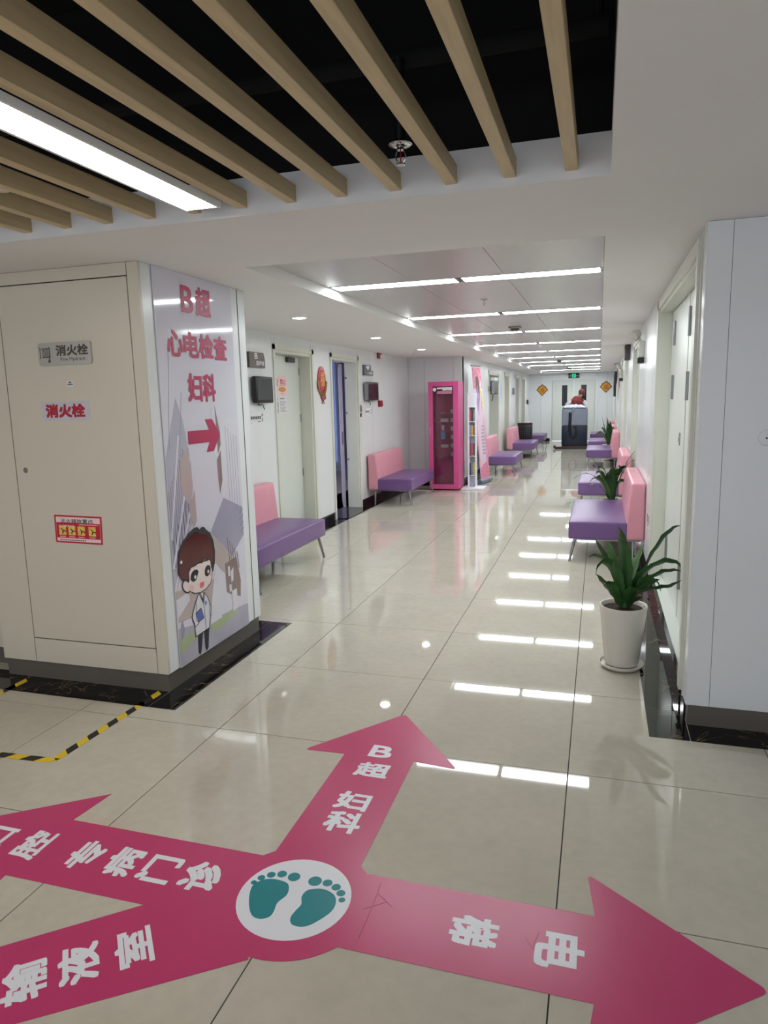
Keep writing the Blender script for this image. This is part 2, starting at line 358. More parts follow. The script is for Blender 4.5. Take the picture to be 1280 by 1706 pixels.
def strip(x0, x1, y, lit, label):
    t = empty('strip_light', ((x0+x1)/2, y, 2.555), label, 'ceiling light', 'recessed strip lights along the corridor ceiling')
    m = MB()
    for (a, b, c_, d) in ((x0, x1, y-HW, y-HW+.008), (x0, x1, y+HW-.008, y+HW), (x0, x0+.008, y-HW, y+HW), (x1-.008, x1, y-HW, y+HW)): m.box(a, b, c_, d, 2.556, 2.572)
    m.build('frame', WHITE, t)
    MB().box(x0+.008, x1-.008, y-HW+.008, y+HW-.008, 2.5585, 2.571).build('diffuser', LEDW if lit else LEDOFF, t)
ordn = ['nearest', 'second nearest', 'third nearest', 'fourth nearest', 'fifth nearest', 'sixth nearest', 'seventh nearest', 'eighth nearest', 'ninth nearest', 'farthest']
for k, y in enumerate(strip_y):
    strip(-1.878, -.918, y, k != 8, '%s white strip light in the corridor ceiling, left-hand half of its row%s' % (('unlit' if k == 8 else 'glowing')+' '+ordn[k], ''))
    strip(-.882, .088, y, True, 'glowing %s white strip light in the corridor ceiling, right-hand half of its row' % ordn[k])
LEDD = lamp_mat('downlight_lens', (1, .97, .92, 1), DOWN)
for k, (x, y, lab) in enumerate(((-2.64, 4.12, 'nearest'), (-2.66, 6.58, 'middle'), (-2.67, 9.05, 'farthest'))):
    t = empty('downlight', (x, y, 2.48), '%s of the three round downlights left of the ceiling recess' % lab, 'ceiling light', 'round downlights over the left benches')
    MB().lathe([(.064, 2.4905-.0), (.072, 2.4885), (.074, 2.486), (.068, 2.484), (.062, 2.486), (.060, 2.490)], (x, y, 0), 28).build('trim_ring', WHITE, t)
    MB().lathe([(.0, 2.486), (.061, 2.4855), (.061, 2.4895), (0, 2.4895)], (x, y, 0), 28).build('lens', LEDD, t)
# black void above the slatted lobby ceiling
v = MB(); v.box(-6.4, .118, -5.5, .64, 3.4, 3.45); v.box(-6.4, 3.7, .636, .70, 2.64, 3.42); v.box(.119, .16, -5.5, .64, 2.645, 3.42)
tag(v.build('ceiling_void', BLACK), kind='structure')
tag(MB().box(-6.4, .118, .632, .636, 2.49, 2.64).build('trim_4', CEIL), kind='structure')
tag(MB().box(-6.4, -1.0, -.9, -.5, 2.95, 3.2).build('ventilation_duct', BLACK), 'black duct hidden above the wooden slats', 'duct')
tag(MB().tube([(-6.4, .35, 2.86), (.1, .35, 2.86)], .03).build('black_pipe', BLACK), 'black pipe running crosswise above the wooden slats', 'pipe')
tag(MB().tube([(.07, -5.4, 3.0), (.07, .6, 3.0)], .012).build('black_conduit', BLACK), 'thin black conduit along the right edge of the slatted ceiling opening', 'pipe')
n = 0
for k in range(-14, 1):
    xr = .005+k*.2236
    if xr < -3.4: continue
    o = MB().rbox(xr-.046, xr, -5.4, .634, 2.52, 2.588, .002, 1).build('wooden_slat', WOOD)
    pos = {0: 'rightmost oak slat of the dark lobby ceiling', -1: 'second oak slat from the right in the dark lobby ceiling', -2: 'third oak slat from the right, just right of the ceiling sprinkler', -3: 'fourth oak slat from the right, just left of the ceiling sprinkler',
           -4: 'fifth oak ceiling slat from the right', -5: 'sixth oak ceiling slat from the right', -6: 'oak ceiling slat just right of the glowing lobby panel light', -7: 'oak ceiling slat hidden above the glowing lobby panel light', -8: 'oak ceiling slat just left of the glowing lobby panel light',
           -9: 'second oak ceiling slat left of the lobby panel light', -10: 'third oak ceiling slat left of the lobby panel light', -11: 'fourth oak ceiling slat left of the lobby panel light', -12: 'fifth oak ceiling slat left of the lobby panel light', -13: 'sixth oak ceiling slat left of the panel light', -14: 'seventh oak ceiling slat left of the panel light'}[k]
    tag(o, pos, 'ceiling slat', 'oak slats of the lobby ceiling')
PANW = lamp_mat('panel_diffuser', (1.0, .93, .83, 1), PANEL)
def lobby_light(x0, x1, y0, y1, label):
    t = empty('panel_light', ((x0+x1)/2, (y0+y1)/2, 2.50), label, 'ceiling light')
    m = MB(); m.box(x0, x0+.012, y0, y1, 2.495, 2.518); m.box(x1-.012, x1, y0, y1, 2.495, 2.518); m.box(x0+.012, x1-.012, y0, y0+.01, 2.497, 2.518); m.box(x0+.012, x1-.012, y1-.01, y1, 2.497, 2.518)
    m.build('frame', WHITE, t); MB().box(x0+.012, x1-.012, y0+.01, y1-.01, 2.4975, 2.512).build('diffuser', PANW, t); MB().box(x0+.0005, x1-.0005, y0+.0005, y1-.0005, 2.5182, 2.5198).build('top_cover', WHITE, t)
lobby_light(-1.553, -1.39, -.70, .505, 'long glowing white panel light under the oak slats at upper left')
lobby_light(-4.0, -3.84, -1.6, -.4, 'added unseen fill panel under the slats, left of the frame')  # this and the next two: fill lamps out of view, added to brighten the lobby
lobby_light(-4.0, -3.84, -4.4, -3.2, 'added unseen fill panel under the slats, far behind the camera to the left')
lobby_light(-1.553, -1.39, -4.4, -3.2, 'added unseen fill panel under the slats, behind the camera')

def sprinkler(x, y, ztop, zpl, label, nm='ceiling_sprinkler', s=1.0):
    t = empty(nm, (x, y, zpl-.06), label, 'sprinkler')
    MB().lathe([(0, ztop), (.019*s, ztop), (.019*s, zpl+.02), (.019*s, zpl+.005)], (x, y, 0), 20).build('pipe_fitting', BLKPLA if s > .9 else STEEL, t)
    MB().lathe([(.016*s, zpl+.012), (.03*s, zpl+.008), (.041*s, zpl), (.036*s, zpl-.004), (.022*s, zpl-.006), (.016*s, zpl-.004)], (x, y, 0), 28).build('escutcheon', CHROME, t)
    MB().lathe([(.013*s, zpl), (.013*s, zpl-.018*s), (0, zpl-.018*s)], (x, y, 0), 16).build('body', CHROME, t)
    m = MB()
    for sx in (-1, 1): m.tube([(x+sx*.012*s, y, zpl-.018*s), (x+sx*.018*s, y, zpl-.035*s), (x+sx*.014*s, y, zpl-.052*s), (x, y, zpl-.062*s)], .0025*s, 6)
    m.build('frame_arms', CHROME, t)
    MB().tube([(x, y, zpl-.018*s), (x, y, zpl-.06*s)], .0022*s, 8).build('glass_bulb', DARKR, t)
    MB().lathe([(0, zpl-.062*s), (.016*s, zpl-.062*s), (.016*s, zpl-.066*s), (0, zpl-.066*s)], (x, y, 0), 16).build('deflector', CHROME, t)
sprinkler(-.575, .30, 2.84, 2.572, 'chrome sprinkler head hanging between two oak ceiling slats')
DARKFIT = mat('dark_grey_fitting', (70, 66, 66), .4)
sprinkler(-.90, 4.2, 2.572, 2.558, 'small sprinkler under the corridor ceiling between the first two strip rows', s=.8)
sprinkler(-.87, 7.45, 2.572, 2.558, 'small sprinkler beside the box detector near the third strip row', s=.8)
sprinkler(-.87, 10.15, 2.572, 2.558, 'small sprinkler past the fourth strip row', s=.8)
sprinkler(-.86, 18.2, 2.572, 2.558, 'distant small sprinkler past the seventh strip row', s=.8)
sprinkler(-.90, 22.0, 2.572, 2.558, 'farthest small sprinkler near the exit sign', s=.8)
def detector(x, y, label, w=.075):
    t = empty('ceiling_detector', (x, y, 2.52), label, 'detector', 'grey detectors along the corridor ceiling')
    MB().rbox(x-w, x+w, y-w*.8, y+w*.8, 2.535, 2.559, .008).build('base', mat('grey_beige_plastic', (150, 146, 136), .5) if 'grey_beige_plastic' not in MATS else MATS['grey_beige_plastic'], t)
    MB().lathe([(0, 2.508), (w*.55, 2.508), (w*.75, 2.52), (w*.75, 2.535)], (x, y, 0), 20).build('sensor_head', DARKFIT, t)
detector(-.93, 6.85, 'grey box detector on the corridor ceiling before the third strip row')
detector(-.885, 16.0, 'small grey detector on the corridor ceiling near the seventh strip row')
detector(-.87, 21.6, 'farthest grey detector on the corridor ceiling near the exit sign')
t = empty('hanging_detector', (-2.12, .12, 2.54), 'white round detector hanging at the left edge below the slats', 'detector')
MB().tube([(-2.12, .12, 2.60), (-2.12, .12, 3.3)], .012).build('stem', BLKPLA, t)
MB().lathe([(0, 2.537), (.03, 2.537), (.048, 2.548), (.05, 2.575), (.035, 2.595), (.012, 2.602)], (-2.12, .12, 0), 24).build('housing', POT, t)

# ------------------------------------------------------------------ doors
HING = STEEL
def hinge(mb, x, y, z, h=.14, r=.008): mb.tube([(x, y, z-h/2), (x, y, z+h/2)], r, 10)
# door_1: closed pale door, left wall
d1 = empty('door_1', (-3.70, 5.95, 0), kind='structure')
m = MB(); m.box(-3.73, -3.536, 6.462, 6.50, 0, 2.318); m.box(-3.73, -3.536, 5.40, 5.438, 0, 2.318); m.box(-3.73, -3.536, 5.438, 6.462, 2.28, 2.318)
m.box(-3.538, -3.518, 5.35, 5.405, 0, 2.37); m.box(-3.538, -3.518, 6.495, 6.55, 0, 2.37); m.box(-3.538, -3.518, 5.35, 6.55, 2.315, 2.37); m.build('door_frame', JAMB, d1)
lf = MB().rbox(-3.735, -3.695, 5.442, 6.458, .012, 2.276, .002, 1).build('door_leaf', LEAFW, d1)
m = MB()
for z in (2.10, 1.49, .77): hinge(m, -3.693, 6.452, z, .1, .009)
m.build('hinge', HING, d1)
m = MB(); m.rbox(-3.695, -3.655, 6.05, 6.27, 2.20, 2.262, .004); m.build('door_closer', DARKFIT, d1)
m = MB(); m.rbox(-3.695, -3.688, 5.50, 5.54, .95, 1.15, .003); m.tube([(-3.69, 5.52, 1.05), (-3.645, 5.52, 1.05), (-3.645, 5.63, 1.05)], .008); m.build('door_handle', STEEL, d1)
MB().box(-3.8, -3.352, 5.44, 6.46, -.002, .0125).build('threshold', MARBLE, d1)
# door_2: open door into a blue side room
d2 = empty('door_2', (-3.70, 7.8, 0), kind='structure')
m = MB(); m.box(-3.73, -3.536, 8.292, 8.33, 0, 2.318); m.box(-3.73, -3.536, 7.22, 7.25, 0, 2.318); m.box(-3.73, -3.536, 7.25, 8.292, 2.28, 2.318)
m.box(-3.538, -3.518, 7.17, 7.225, 0, 2.37); m.box(-3.538, -3.518, 8.325, 8.38, 0, 2.37); m.box(-3.538, -3.518, 7.17, 8.38, 2.315, 2.37); m.build('door_frame', JAMB, d2)
dl = empty('door_leaf_pivot', (0, 0, 0)); bpy.data.objects.remove(dl)
dv = Vector((-.37, .929, 0)); dn = Vector((.929, .37, 0)); p0 = Vector((-3.765, 8.275, 0))
m = MB(); q = [p0, p0+dv*.95, p0+dv*.95-dn*.045, p0-dn*.045]
m.add([v+Z*.012 for v in q]+[v+Z*2.27 for v in q], [(0, 1, 2, 3), (7, 6, 5, 4), (0, 4, 5, 1), (1, 5, 6, 2), (2, 6, 7, 3), (3, 7, 4, 0)]); m.build('door_leaf', mat('grey_lilac_leaf', (178, 172, 186), .35), d2)
m = MB(); m.rbox(-3.80, -3.775, 8.262, 8.274, 1.02, 1.22, .002); m.build('latch_plate', STEEL, d2)
m = MB()
for z in (1.51, .78, 2.05): m.lathe([(0, -.006), (.014, -.004), (.016, 0)], (-3.71, 8.292, z), 14, 'y')
m.build('strike_button', STEEL, d2)
MB().box(-3.8, -3.352, 7.25, 8.292, -.002, .0125).build('threshold', MARBLE, d2)
BLUEW = mat('blue_room_wall', (178, 186, 214), .55, var=.05, scale=1.5)
m = MB(); m.box(-7.5, -7.4, 6.6, 14, 0, 2.488); m.box(-7.4, -3.73, 13.9, 14.0, 0, 2.488); m.box(-7.5, -3.73, 6.5, 6.6, 0, 2.488)
tag(m.build('wall_side_room', BLUEW), kind='structure')
tag(MB().box(-7.5, -3.73, 6.5, 14, -.012, .0).build('floor_side_room', mat('pinkish_room_floor', (190, 170, 172), .25)), kind='structure')
t = empty('side_room_fill_lamp', (-6.1, 7.6, 2.42), 'unseen fill lamp added to light the room behind the open door', 'ceiling light')  # added lamp kept out of sight, lights the interior seen through door_2
MB().box(-6.7, -5.5, 7.2, 8.0, 2.43, 2.46).build('diffuser', lamp_mat('room_diffuser', (.96, .98, 1, 1), ROOMB*.4), t); MB().tube([(-6.1, 7.6, 2.46), (-6.1, 7.6, 2.489)], .03).build('stem', STEEL, t)
def curtain(xa, xb, y, z0, m_, label, nm):
    t = empty('room_curtain', ((xa+xb)/2, y, z0), label, 'curtain'); n_ = 28; m = MB()
    pts = [(xa+(xb-xa)*k/n_, y+.025*math.sin(k*1.1)) for k in range(n_+1)]
    for a, b in zip(pts, pts[1:]): m.add([(a[0], a[1], z0), (b[0], b[1], z0), (b[0], b[1], 2.4), (a[0], a[1], 2.4), (a[0], a[1]+.004, z0), (b[0], b[1]+.004, z0), (b[0], b[1]+.004, 2.4), (a[0], a[1]+.004, 2.4)], [(0, 1, 2, 3), (5, 4, 7, 6)], True)
    m.build('cloth', m_, t); MB().tube([(xa-.03, y, 2.41), (xb+.03, y, 2.41)], .012).build('rail', STEEL, t)
curtain(-4.95, -4.42, 9.75, .60, mat('blue_curtain', (146, 164, 214), .8, var=.06), 'blue cloth curtain seen through the open door', 0)
curtain(-4.41, -4.22, 9.9, .25, mat('lilac_curtain', (168, 160, 200), .8, var=.06), 'narrow lilac curtain just left of the open door leaf', 0)

# far left doors
def simple_door(name, x, y0, y1, zt, leafm, depth=.16, side=-1, knob=True, framem=JAMB, sill=0):
    d = empty(name, (x+side*depth, (y0+y1)/2, 0), kind='structure'); fx = sorted((x+side*.006, x+side*(depth+.03)))
    m = MB(); m.box(fx[0], fx[1], y1-.035, y1, 0, zt-.002); m.box(fx[0], fx[1], y0, y0+.035, 0, zt-.002); m.box(fx[0], fx[1], y0+.035, y1-.035, zt-.04, zt-.002)
    tx = sorted((x-side*.012, x+side*.008)); m.box(tx[0], tx[1], y0-.05, y0+.005, 0, zt+.05); m.box(tx[0], tx[1], y1-.005, y1+.05, 0, zt+.05); m.box(tx[0], tx[1], y0-.05, y1+.05, zt-.005, zt+.05)
    m.build('door_frame', framem, d)
    lx = sorted((x+side*depth, x+side*(depth+.04))); MB().rbox(lx[0], lx[1], y0+.038, y1-.038, .012+sill, zt-.044, .002, 1).build('door_leaf', leafm, d)
    if knob:
        kx = x+side*(depth-.03); m = MB(); m.tube([(x+side*depth, y0+.12, 1.02), (kx, y0+.12, 1.02), (kx, y0+.24, 1.02)], .009); m.rbox(min(x+side*depth, x+side*(depth-.006)), max(x+side*depth, x+side*(depth-.006)), y0+.09, y0+.15, .93, 1.12, .002); m.build('door_handle', STEEL, d)
    return d
GREYL = mat('grey_door_leaf', (160, 164, 172), .35); BEIGEL = mat('beige_door_leaf', (184, 184, 172), .35); BLUEL = mat('pale_blue_door_leaf', (200, 214, 226), .35)
simple_door('door_3', -2.45, *OCC, GREYL, .30); simple_door('door_4', -2.45, *OD, BEIGEL); simple_door('door_5', -2.45, *OE, BLUEL); simple_door('door_6', -2.45, *OF, LEAFW)
# right wall doors. door_7 is the near pair of shaft doors standing on a black plinth
d7 = empty('door_7', (.66, 3.0, 0), kind='structure')
m = MB(); m.box(.566, .70, 4.225, 4.258, .12, 2.398); m.box(.566, .70, 1.802, 1.835, .12, 2.398); m.box(.566, .70, 1.835, 4.225, 2.365, 2.398); m.box(.657, .70, 3.02, 3.12, .12, 2.365)
m.box(.548, .568, 4.24, 4.32, .115, 2.46); m.box(.548, .568, 1.79, 4.32, 2.39, 2.46); m.build('door_frame', JAMB, d7)
MB().rbox(.66, .70, 3.125, 4.22, .125, 2.36, .002, 1).build('door_leaf', LEAFW, d7); MB().rbox(.66, .70, 1.84, 3.015, .125, 2.36, .002, 1).build('door_leaf', LEAFW, d7)
for z in (2.17, 1.75, .45):
    for y in (3.93, 2.93):
        m = MB(); hinge(m, .653, y, z, .19, .011); m.box(.655, .661, y-.03, y+.03, z-.09, z+.09); m.build('hinge', STEEL, d7)
m = MB(); m.lathe([(0, -.012), (.02, -.01), (.024, 0)], (.66, 3.3, 1.375), 16, 'x'); m.box(.655, .661, 3.27, 3.33, 1.33, 1.42); m.build('lock', STEEL, d7)
MB().box(.556, .582, 1.79, 4.26, 0, .117).build('plinth', MARBLE, d7); MB().rbox(.5825, .72, 1.79, 4.26, 0, .122, .002, 1).build('sill_board', LEAFW, d7)
for i, o in enumerate((R2, R3, R4, R5)): simple_door('door_%d' % (8+i), .56, *o, LEAFW, .14, side=1)
# end double door
d12 = empty('door_12', (-.82, 24.85, 0), kind='structure')
m = MB(); m.box(-1.665, -1.60, 24.775, 24.96, 0, 2.33); m.box(-.04, .025, 24.775, 24.96, 0, 2.33); m.box(-1.60, -.04, 24.775, 24.96, 2.24, 2.33); m.build('door_frame', WHITE, d12)
for (a, b, wa, wb) in ((-1.597, -.823, -1.245, -1.055), (-.817, -.043, -.565, -.375)):
    m = MB(); m.box(a, wa, 24.86, 24.90, .015, 2.237); m.box(wb, b, 24.86, 24.90, .015, 2.237); m.box(wa, wb, 24.86, 24.90, .015, 1.30); m.box(wa, wb, 24.86, 24.90, 2.05, 2.237)
    l = m.build('door_leaf', LEAFW, d12); MB().box(wa, wb, 24.872, 24.888, 1.30, 2.05).build('dark_window_pane', SCREEN, l)
    MB().tube([(-.85 if a < -1 else -.79, 24.86, 1.0), (-.85 if a < -1 else -.79, 24.82, 1.0), (-.85 if a < -1 else -.79, 24.82, 1.15), (-.85 if a < -1 else -.79, 24.86, 1.15)], .008).build('door_handle', STEEL, l)

# ------------------------------------------------------------------ benches
def make_bench():
    L, D = 1.62, .735                                      # length along local y, back at x=0, front at x=D
    t = empty('waiting_bench')
    MB().rbox(.155, D, 0, L, .243, .425, .016, 3, crown=.022, sub=5).build('seat', PURPL, t, True)
    m = MB().rbox(0, .18, 0, L, .245, .826, .022, 3, sub=3)
    for v_ in m.v:
        k = max(0, (v_.z-.42)/.4); v_.x -= (.045*k if v_.x > .1 else 0)
    m.build('backrest', PINKL, t, True)
    m = MB(); m.rbox(.03, D-.05, .04, L-.04, .225, .243, .002, 1); m.build('base_frame', STEEL, t, True)
    for (x, y) in ((D-.06, .07), (D-.06, L-.07), (.1, .07), (.1, L-.07)):
        sx = .045 if x > .3 else 0; sy = -.03 if y < .3 else .03
        m = MB(); m.tube([(x, y, .228), (x+sx, y+sy, .008)], [.016, .0125], 12); m.tube([(x+sx, y+sy, 0), (x+sx, y+sy, .01)], .015, 12); m.build('leg', STEEL, t, True)
    return t
BN = make_bench()
GB = 'pink and purple waiting benches'
benches = [(-3.50, 3.27, 0, 'purple bench with pink back beside the left pier, nearest on the left'),
 (-3.50, 8.63, 0, 'purple bench with pink back beside the pink glass cabinet'),
 (-2.34, 12.95, 0, 'purple bench with pink back just past the pink roll-up banner'),
 (-2.34, 17.35, 0, 'purple bench with pink back in front of the black bin'),
 (-2.34, 21.0, 0, 'farthest left purple bench, beyond the black bin'),
 (.557, 5.13, 1, 'purple bench with pink back nearest on the right wall'),
 (.557, 8.45, 1, 'second purple bench along the right wall, behind a potted plant'),
 (.557, 14.8, 1, 'third purple bench along the right wall, in front of the far plant'),
 (.557, 17.9, 1, 'fourth purple bench along the right wall, behind the far plant'),
 (.557, 21.6, 1, 'last purple bench on the right wall, beside the cleaning machine')]
for i, (x, y, r, lab) in enumerate(benches):
    b = BN if i == 0 else copy_tree(BN)
    b.location = (x, y+(1.62 if r else 0), 0); b.rotation_euler = (0, 0, math.pi if r else 0); tag(b, lab, 'bench', GB)

# ------------------------------------------------------------------ potted plants
def bez(P, t):
    n = len(P)-1; r = Vector((0, 0, 0))
    for i, p in enumerate(P): r += Vector(p)*math.comb(n, i)*(t**i)*((1-t)**(n-i))
    return r
def leaf(t, P, w, m, twist=0, fold=.25, n=14):
    mb = MB(); vs = []; c0 = Vector(P[0])
    for i in range(n+1):
        s = i/n; p = bez(P, s); d = (bez(P, min(1, s+.02))-bez(P, max(0, s-.02))).normalized()
        side = d.cross(Vector((0, 0, 1)))
        if side.length < .05: side = Vector((1, 0, 0))
        side.normalize(); nr = side.cross(d); a = twist*(.4+.6*s); side = side*math.cos(a)+nr*math.sin(a); nr = side.cross(d)
        ww = w*1.3*(.38+.62*math.sin(min(1, s*1.7)*math.pi/2))*(1 if s < .55 else max(.02, 1-((s-.55)/.45)**2.0)); ww *= 1+.05*math.sin(i*2.3)
        for k in (-1, -.5, 0, .5, 1): vs.append(p+side*ww/2*k+nr*(abs(k)*fold*ww*.5+.004*math.sin(i*1.9+k*3)*abs(k)))
    fs = [(i*5+k, i*5+k+1, (i+1)*5+k+1, (i+1)*5+k) for i in range(n) for k in range(4)]
    mb.add(vs, fs, True); return mb.build('leaf', m, t)
def plant(x, y, label, leaves, seed, soil=.385):
    t = empty('potted_plant', (x, y, 0), label, 'plant', 'potted dracaenas along the right wall'); rnd = random.Random(seed)
    MB().lathe([(0, .028), (.098, .028), (.104, .04), (.141, .385), (.146, .402), (.143, .41), (.132, .408), (.124, .395), (.12, .36), (0, .36)], (x, y, 0), 40).build('pot', POT, t)
    MB().lathe([(0, .004), (.112, .004), (.13, .018), (.136, .034), (.132, .036), (.122, .02), (0, .02)], (x, y, 0), 36).build('saucer', POT, t)
    MB().lathe([(0, soil+.006), (.06, soil+.004), (.123, soil-.002)], (x, y, 0), 28).build('soil', SOIL, t)
    MB().tube([(x+.01, y, soil-.02), (x+.015, y, soil+.09)], [.022, .016], 10).build('stem', LEAF, t)
    for (P, w, lt, tw) in leaves: leaf(t, P, w, LEAF2 if lt else LEAF, tw)
    return t
x0, y0 = .27, 2.29
def L3(pts, dy): 
    n = len(pts)-1; return [(p[0], y0+dy*(i/n), p[1]) for i, p in enumerate(pts)]
pl1 = [(L3([(.28, .385), (.285, .6), (.255, .8), (.228, .925)], -.10), .078, 0, .15),
 (L3([(.31, .40), (.37, .64), (.47, .83), (.52, .90), (.583, .915)], .03), .036, 0, 1.1),
 (L3([(.31, .40), (.36, .66), (.46, .70), (.55, .73), (.592, .67)], -.02), .046, 0, 1.0),
 (L3([(.31, .41), (.40, .62), (.50, .66), (.59, .655)], -.06), .034, 0, 1.0),
 (L3([(.32, .43), (.40, .58), (.49, .50), (.592, .612)], -.10), .036, 0, .9),
 (L3([(.27, .395), (.24, .58), (.18, .78), (.12, .70), (.10, .63)], -.12), .056, 0, -1.0),
 (L3([(.26, .395), (.23, .62), (.14, .74), (.055, .69)], .06), .042, 0, -1.0),
 (L3([(.24, .40), (.20, .50), (.16, .54), (.10, .615)], -.06), .036, 0, -.9),
 (L3([(.31, .40), (.36, .60), (.44, .66), (.475, .545)], -.14), .052, 0, .9),
 (L3([(.29, .40), (.31, .6), (.355, .68), (.385, .77)], .14), .06, 1, .5),
 (L3([(.27, .40), (.23, .58), (.19, .70), (.175, .79)], .12), .048, 1, .4),
 (L3([(.28, .39), (.28, .48), (.32, .60), (.37, .52)], -.16), .048, 0, .5),
 (L3([(.29, .39), (.33, .50), (.42, .58), (.47, .60)], -.08), .044, 0, .9),
 (L3([(.26, .39), (.22, .50), (.19, .60), (.15, .57)], -.15), .044, 0, -.7),
 (L3([(.29, .40), (.32, .55), (.36, .62), (.42, .68)], -.04), .046, 0, .8),
 (L3([(.27, .40), (.22, .60), (.15, .72), (.09, .79)], .14), .028, 0, .9),
 (L3([(.30, .39), (.34, .48), (.38, .50), (.42, .46)], -.16), .045, 0, .5),
 (L3([(.27, .39), (.25, .50), (.23, .62), (.20, .72)], -.1), .05, 0, -.4)]
plant(x0, y0, 'dark green potted plant nearest the camera in a tapered white pot', pl1, 1)
def gen(x, y, seed, n=16, hi=.62, tall=()):
    rnd = random.Random(seed); out = []
    for k in range(n):
        a = k*2.4+rnd.uniform(-.3, .3); e = rnd.uniform(.25, 1); R = .12+.26*e; h = hi*(1-.55*e*rnd.uniform(.6, 1.1))
        R = min(R, .17 if math.cos(a) > 0 else R)
        ca, sa = math.cos(a), math.sin(a)
        P = [(x+ca*.02, y+sa*.02, .38), (x+ca*R*.25, y+sa*R*.25, .42+h*.62), (x+ca*R*.7, y+sa*R*.7, .42+h*.98), (x+ca*R, y+sa*R, .40+h*(.95-.35*e))]
        out.append((P, rnd.uniform(.048, .075), k % 4 == 0, (.9 if math.cos(a) > 0 else -.9)*rnd.uniform(.5, 1)))
    for (P, w) in tall: out.append((P, w, 0, .1))
    return out
p2 = [([(.25, 6.98, .38), (.2, 6.96, .6), (.08, 6.94, .8), (.0, 6.93, .965)], .09), ([(.3, 6.98, .38), (.36, 7.00, .7), (.45, 7.00, .9), (.53, 7.00, 1.0)], .055), ([(.3, 6.98, .38), (.36, 6.94, .7), (.44, 6.94, .88), (.53, 6.94, .90)], .05),
      ([(.25, 6.98, .38), (.1, 6.94, .76), (-.05, 6.92, .78), (-.2, 6.90, .66)], .035), ([(.25, 6.98, .38), (.12, 6.88, .62), (.05, 6.84, .66), (-.01, 6.83, .56)], .045), ([(.28, 6.98, .38), (.27, 6.94, .6), (.27, 6.92, .75), (.28, 6.91, .82)], .085)]
plant(.27, 6.98, 'potted plant between the first and second benches of the right wall', gen(.27, 6.98, 5, 15, .50, p2), 2)
p3 = [([(.34, 16.85, .38), (.33, 16.83, .7), (.3, 16.8, .95), (.28, 16.8, 1.14)], .09), ([(.36, 16.85, .38), (.38, 16.83, .7), (.37, 16.8, .9), (.36, 16.8, 1.02)], .08), ([(.34, 16.85, .38), (.25, 16.83, .7), (.2, 16.8, .95), (.16, 16.8, 1.12)], .06)]
plant(.33, 16.88, 'farthest potted plant, behind the third bench of the right wall', gen(.33, 16.88, 9, 16, .60, p3), 3)

# ------------------------------------------------------------------ floor direction sticker
F = FLOOR(0.0)
CX, CY = -.882, -.176
st = empty('floor_direction_sticker', (CX, CY, 0), 'magenta floor sticker with four arms and white lettering around footprints', 'floor sticker')
def rr(pts, idx, r=.018):
    out = []
    n = len(pts)
    for i, p in enumerate(pts):
        if i not in idx: out.append(p); continue
        a = Vector(pts[i-1])-Vector(p); b = Vector(pts[(i+1) % n])-Vector(p); a.normalize(); b.normalize(); P = Vector(p)
        for k in range(5):
            t_ = k/4; q = (P+a*r)*(1-t_)**2+P*2*t_*(1-t_)+(P+b*r)*t_**2; out.append((q.x, q.y))
    return out
Rr = .285
arc = [(CX+Rr*math.cos(a), CY+Rr*math.sin(a)) for a in [math.radians(-37-k*6) for k in range(0, 11)]]
pts = [(-1.056, .037), (-1.056, .81), (-1.267, .802), (-.882, 1.30), (-.495, .802), (-.710, .822), (-.710, .037), (-.672, .004), (.124, .0), (.098, .210), (.61, -.176), (.098, -.565), (.124, -.352), (-.655, -.350)]
pts = rr(pts, (2, 3, 4, 9, 10, 11), .03)
pts += arc[1:]+[(-.905, -.47), (-1.451, -.865), (-1.66, -1.02), (-1.55, -1.20), (-2.12, -1.28), (-2.05, -.70), (-1.92, -.82), (-1.372, -.350), (-1.972, -.352), (-1.951, -.565), (-2.47, -.176), (-1.945, .212), (-1.973, .003), (-1.092, .0)]
MB().poly(F, pts, .0004, .0014).build('arrow_vinyl', MAG, st)
ds = MB().ell(F, (CX, CY-.002), .2005, .2005, .0014, .0019, 48).build('white_disc', WVINYL, st)
FT = [([(-.976, -.112), (-.935, -.120), (-.916, -.148), (-.912, -.180), (-.926, -.220), (-.920, -.262), (-.924, -.289), (-.949, -.305), (-.980, -.300), (-1.009, -.268), (-1.039, -.210), (-1.050, -.162), (-1.032, -.130), (-1.007, -.116)],
       [(-.925, -.083, .023), (-.974, -.080, .018), (-1.011, -.094, .016), (-1.039, -.118, .014), (-1.054, -.148, .011)]),
      ([(-.815, -.117), (-.783, -.117), (-.747, -.135), (-.729, -.172), (-.731, -.212), (-.752, -.254), (-.780, -.290), (-.809, -.303), (-.839, -.298), (-.853, -.271), (-.849, -.236), (-.843, -.205), (-.857, -.170), (-.850, -.135)],
       [(-.842, -.084, .025), (-.795, -.081, .018), (-.757, -.094, .017), (-.730, -.118, .016), (-.715, -.149, .012)])]
def catmull(P, n=4):
    out = []; k = len(P)
    for i in range(k):
        a, b, c, d = [Vector(P[(i+j) % k]) for j in (-1, 0, 1, 2)]
        for s in range(n):
            t_ = s/n; q = .5*((2*b)+(c-a)*t_+(2*a-5*b+4*c-d)*t_*t_+(3*b-a-3*c+d)*t_**3); out.append((q.x, q.y))
    return out
for sole, toes in FT:
    m = MB().poly(F, catmull(sole), .0019, .0023)
    for (a, b, r) in toes: m.ell(F, (a, b), r, r, .0019, .0023, 20)
    m.build('footprint', TEALV, ds)
def ch(c, x, y, w, h, deg): letters(c, F, x, y, w, h, WVINYL, st, math.radians(deg), .0018, .036)
ch('B', -.886, .873, .112, .115, 0); ch('超', -.876, .698, .162, .125, 0); ch('妇', -.880, .435, .150, .135, 0); ch('科', -.868, .281, .155, .142, 0)
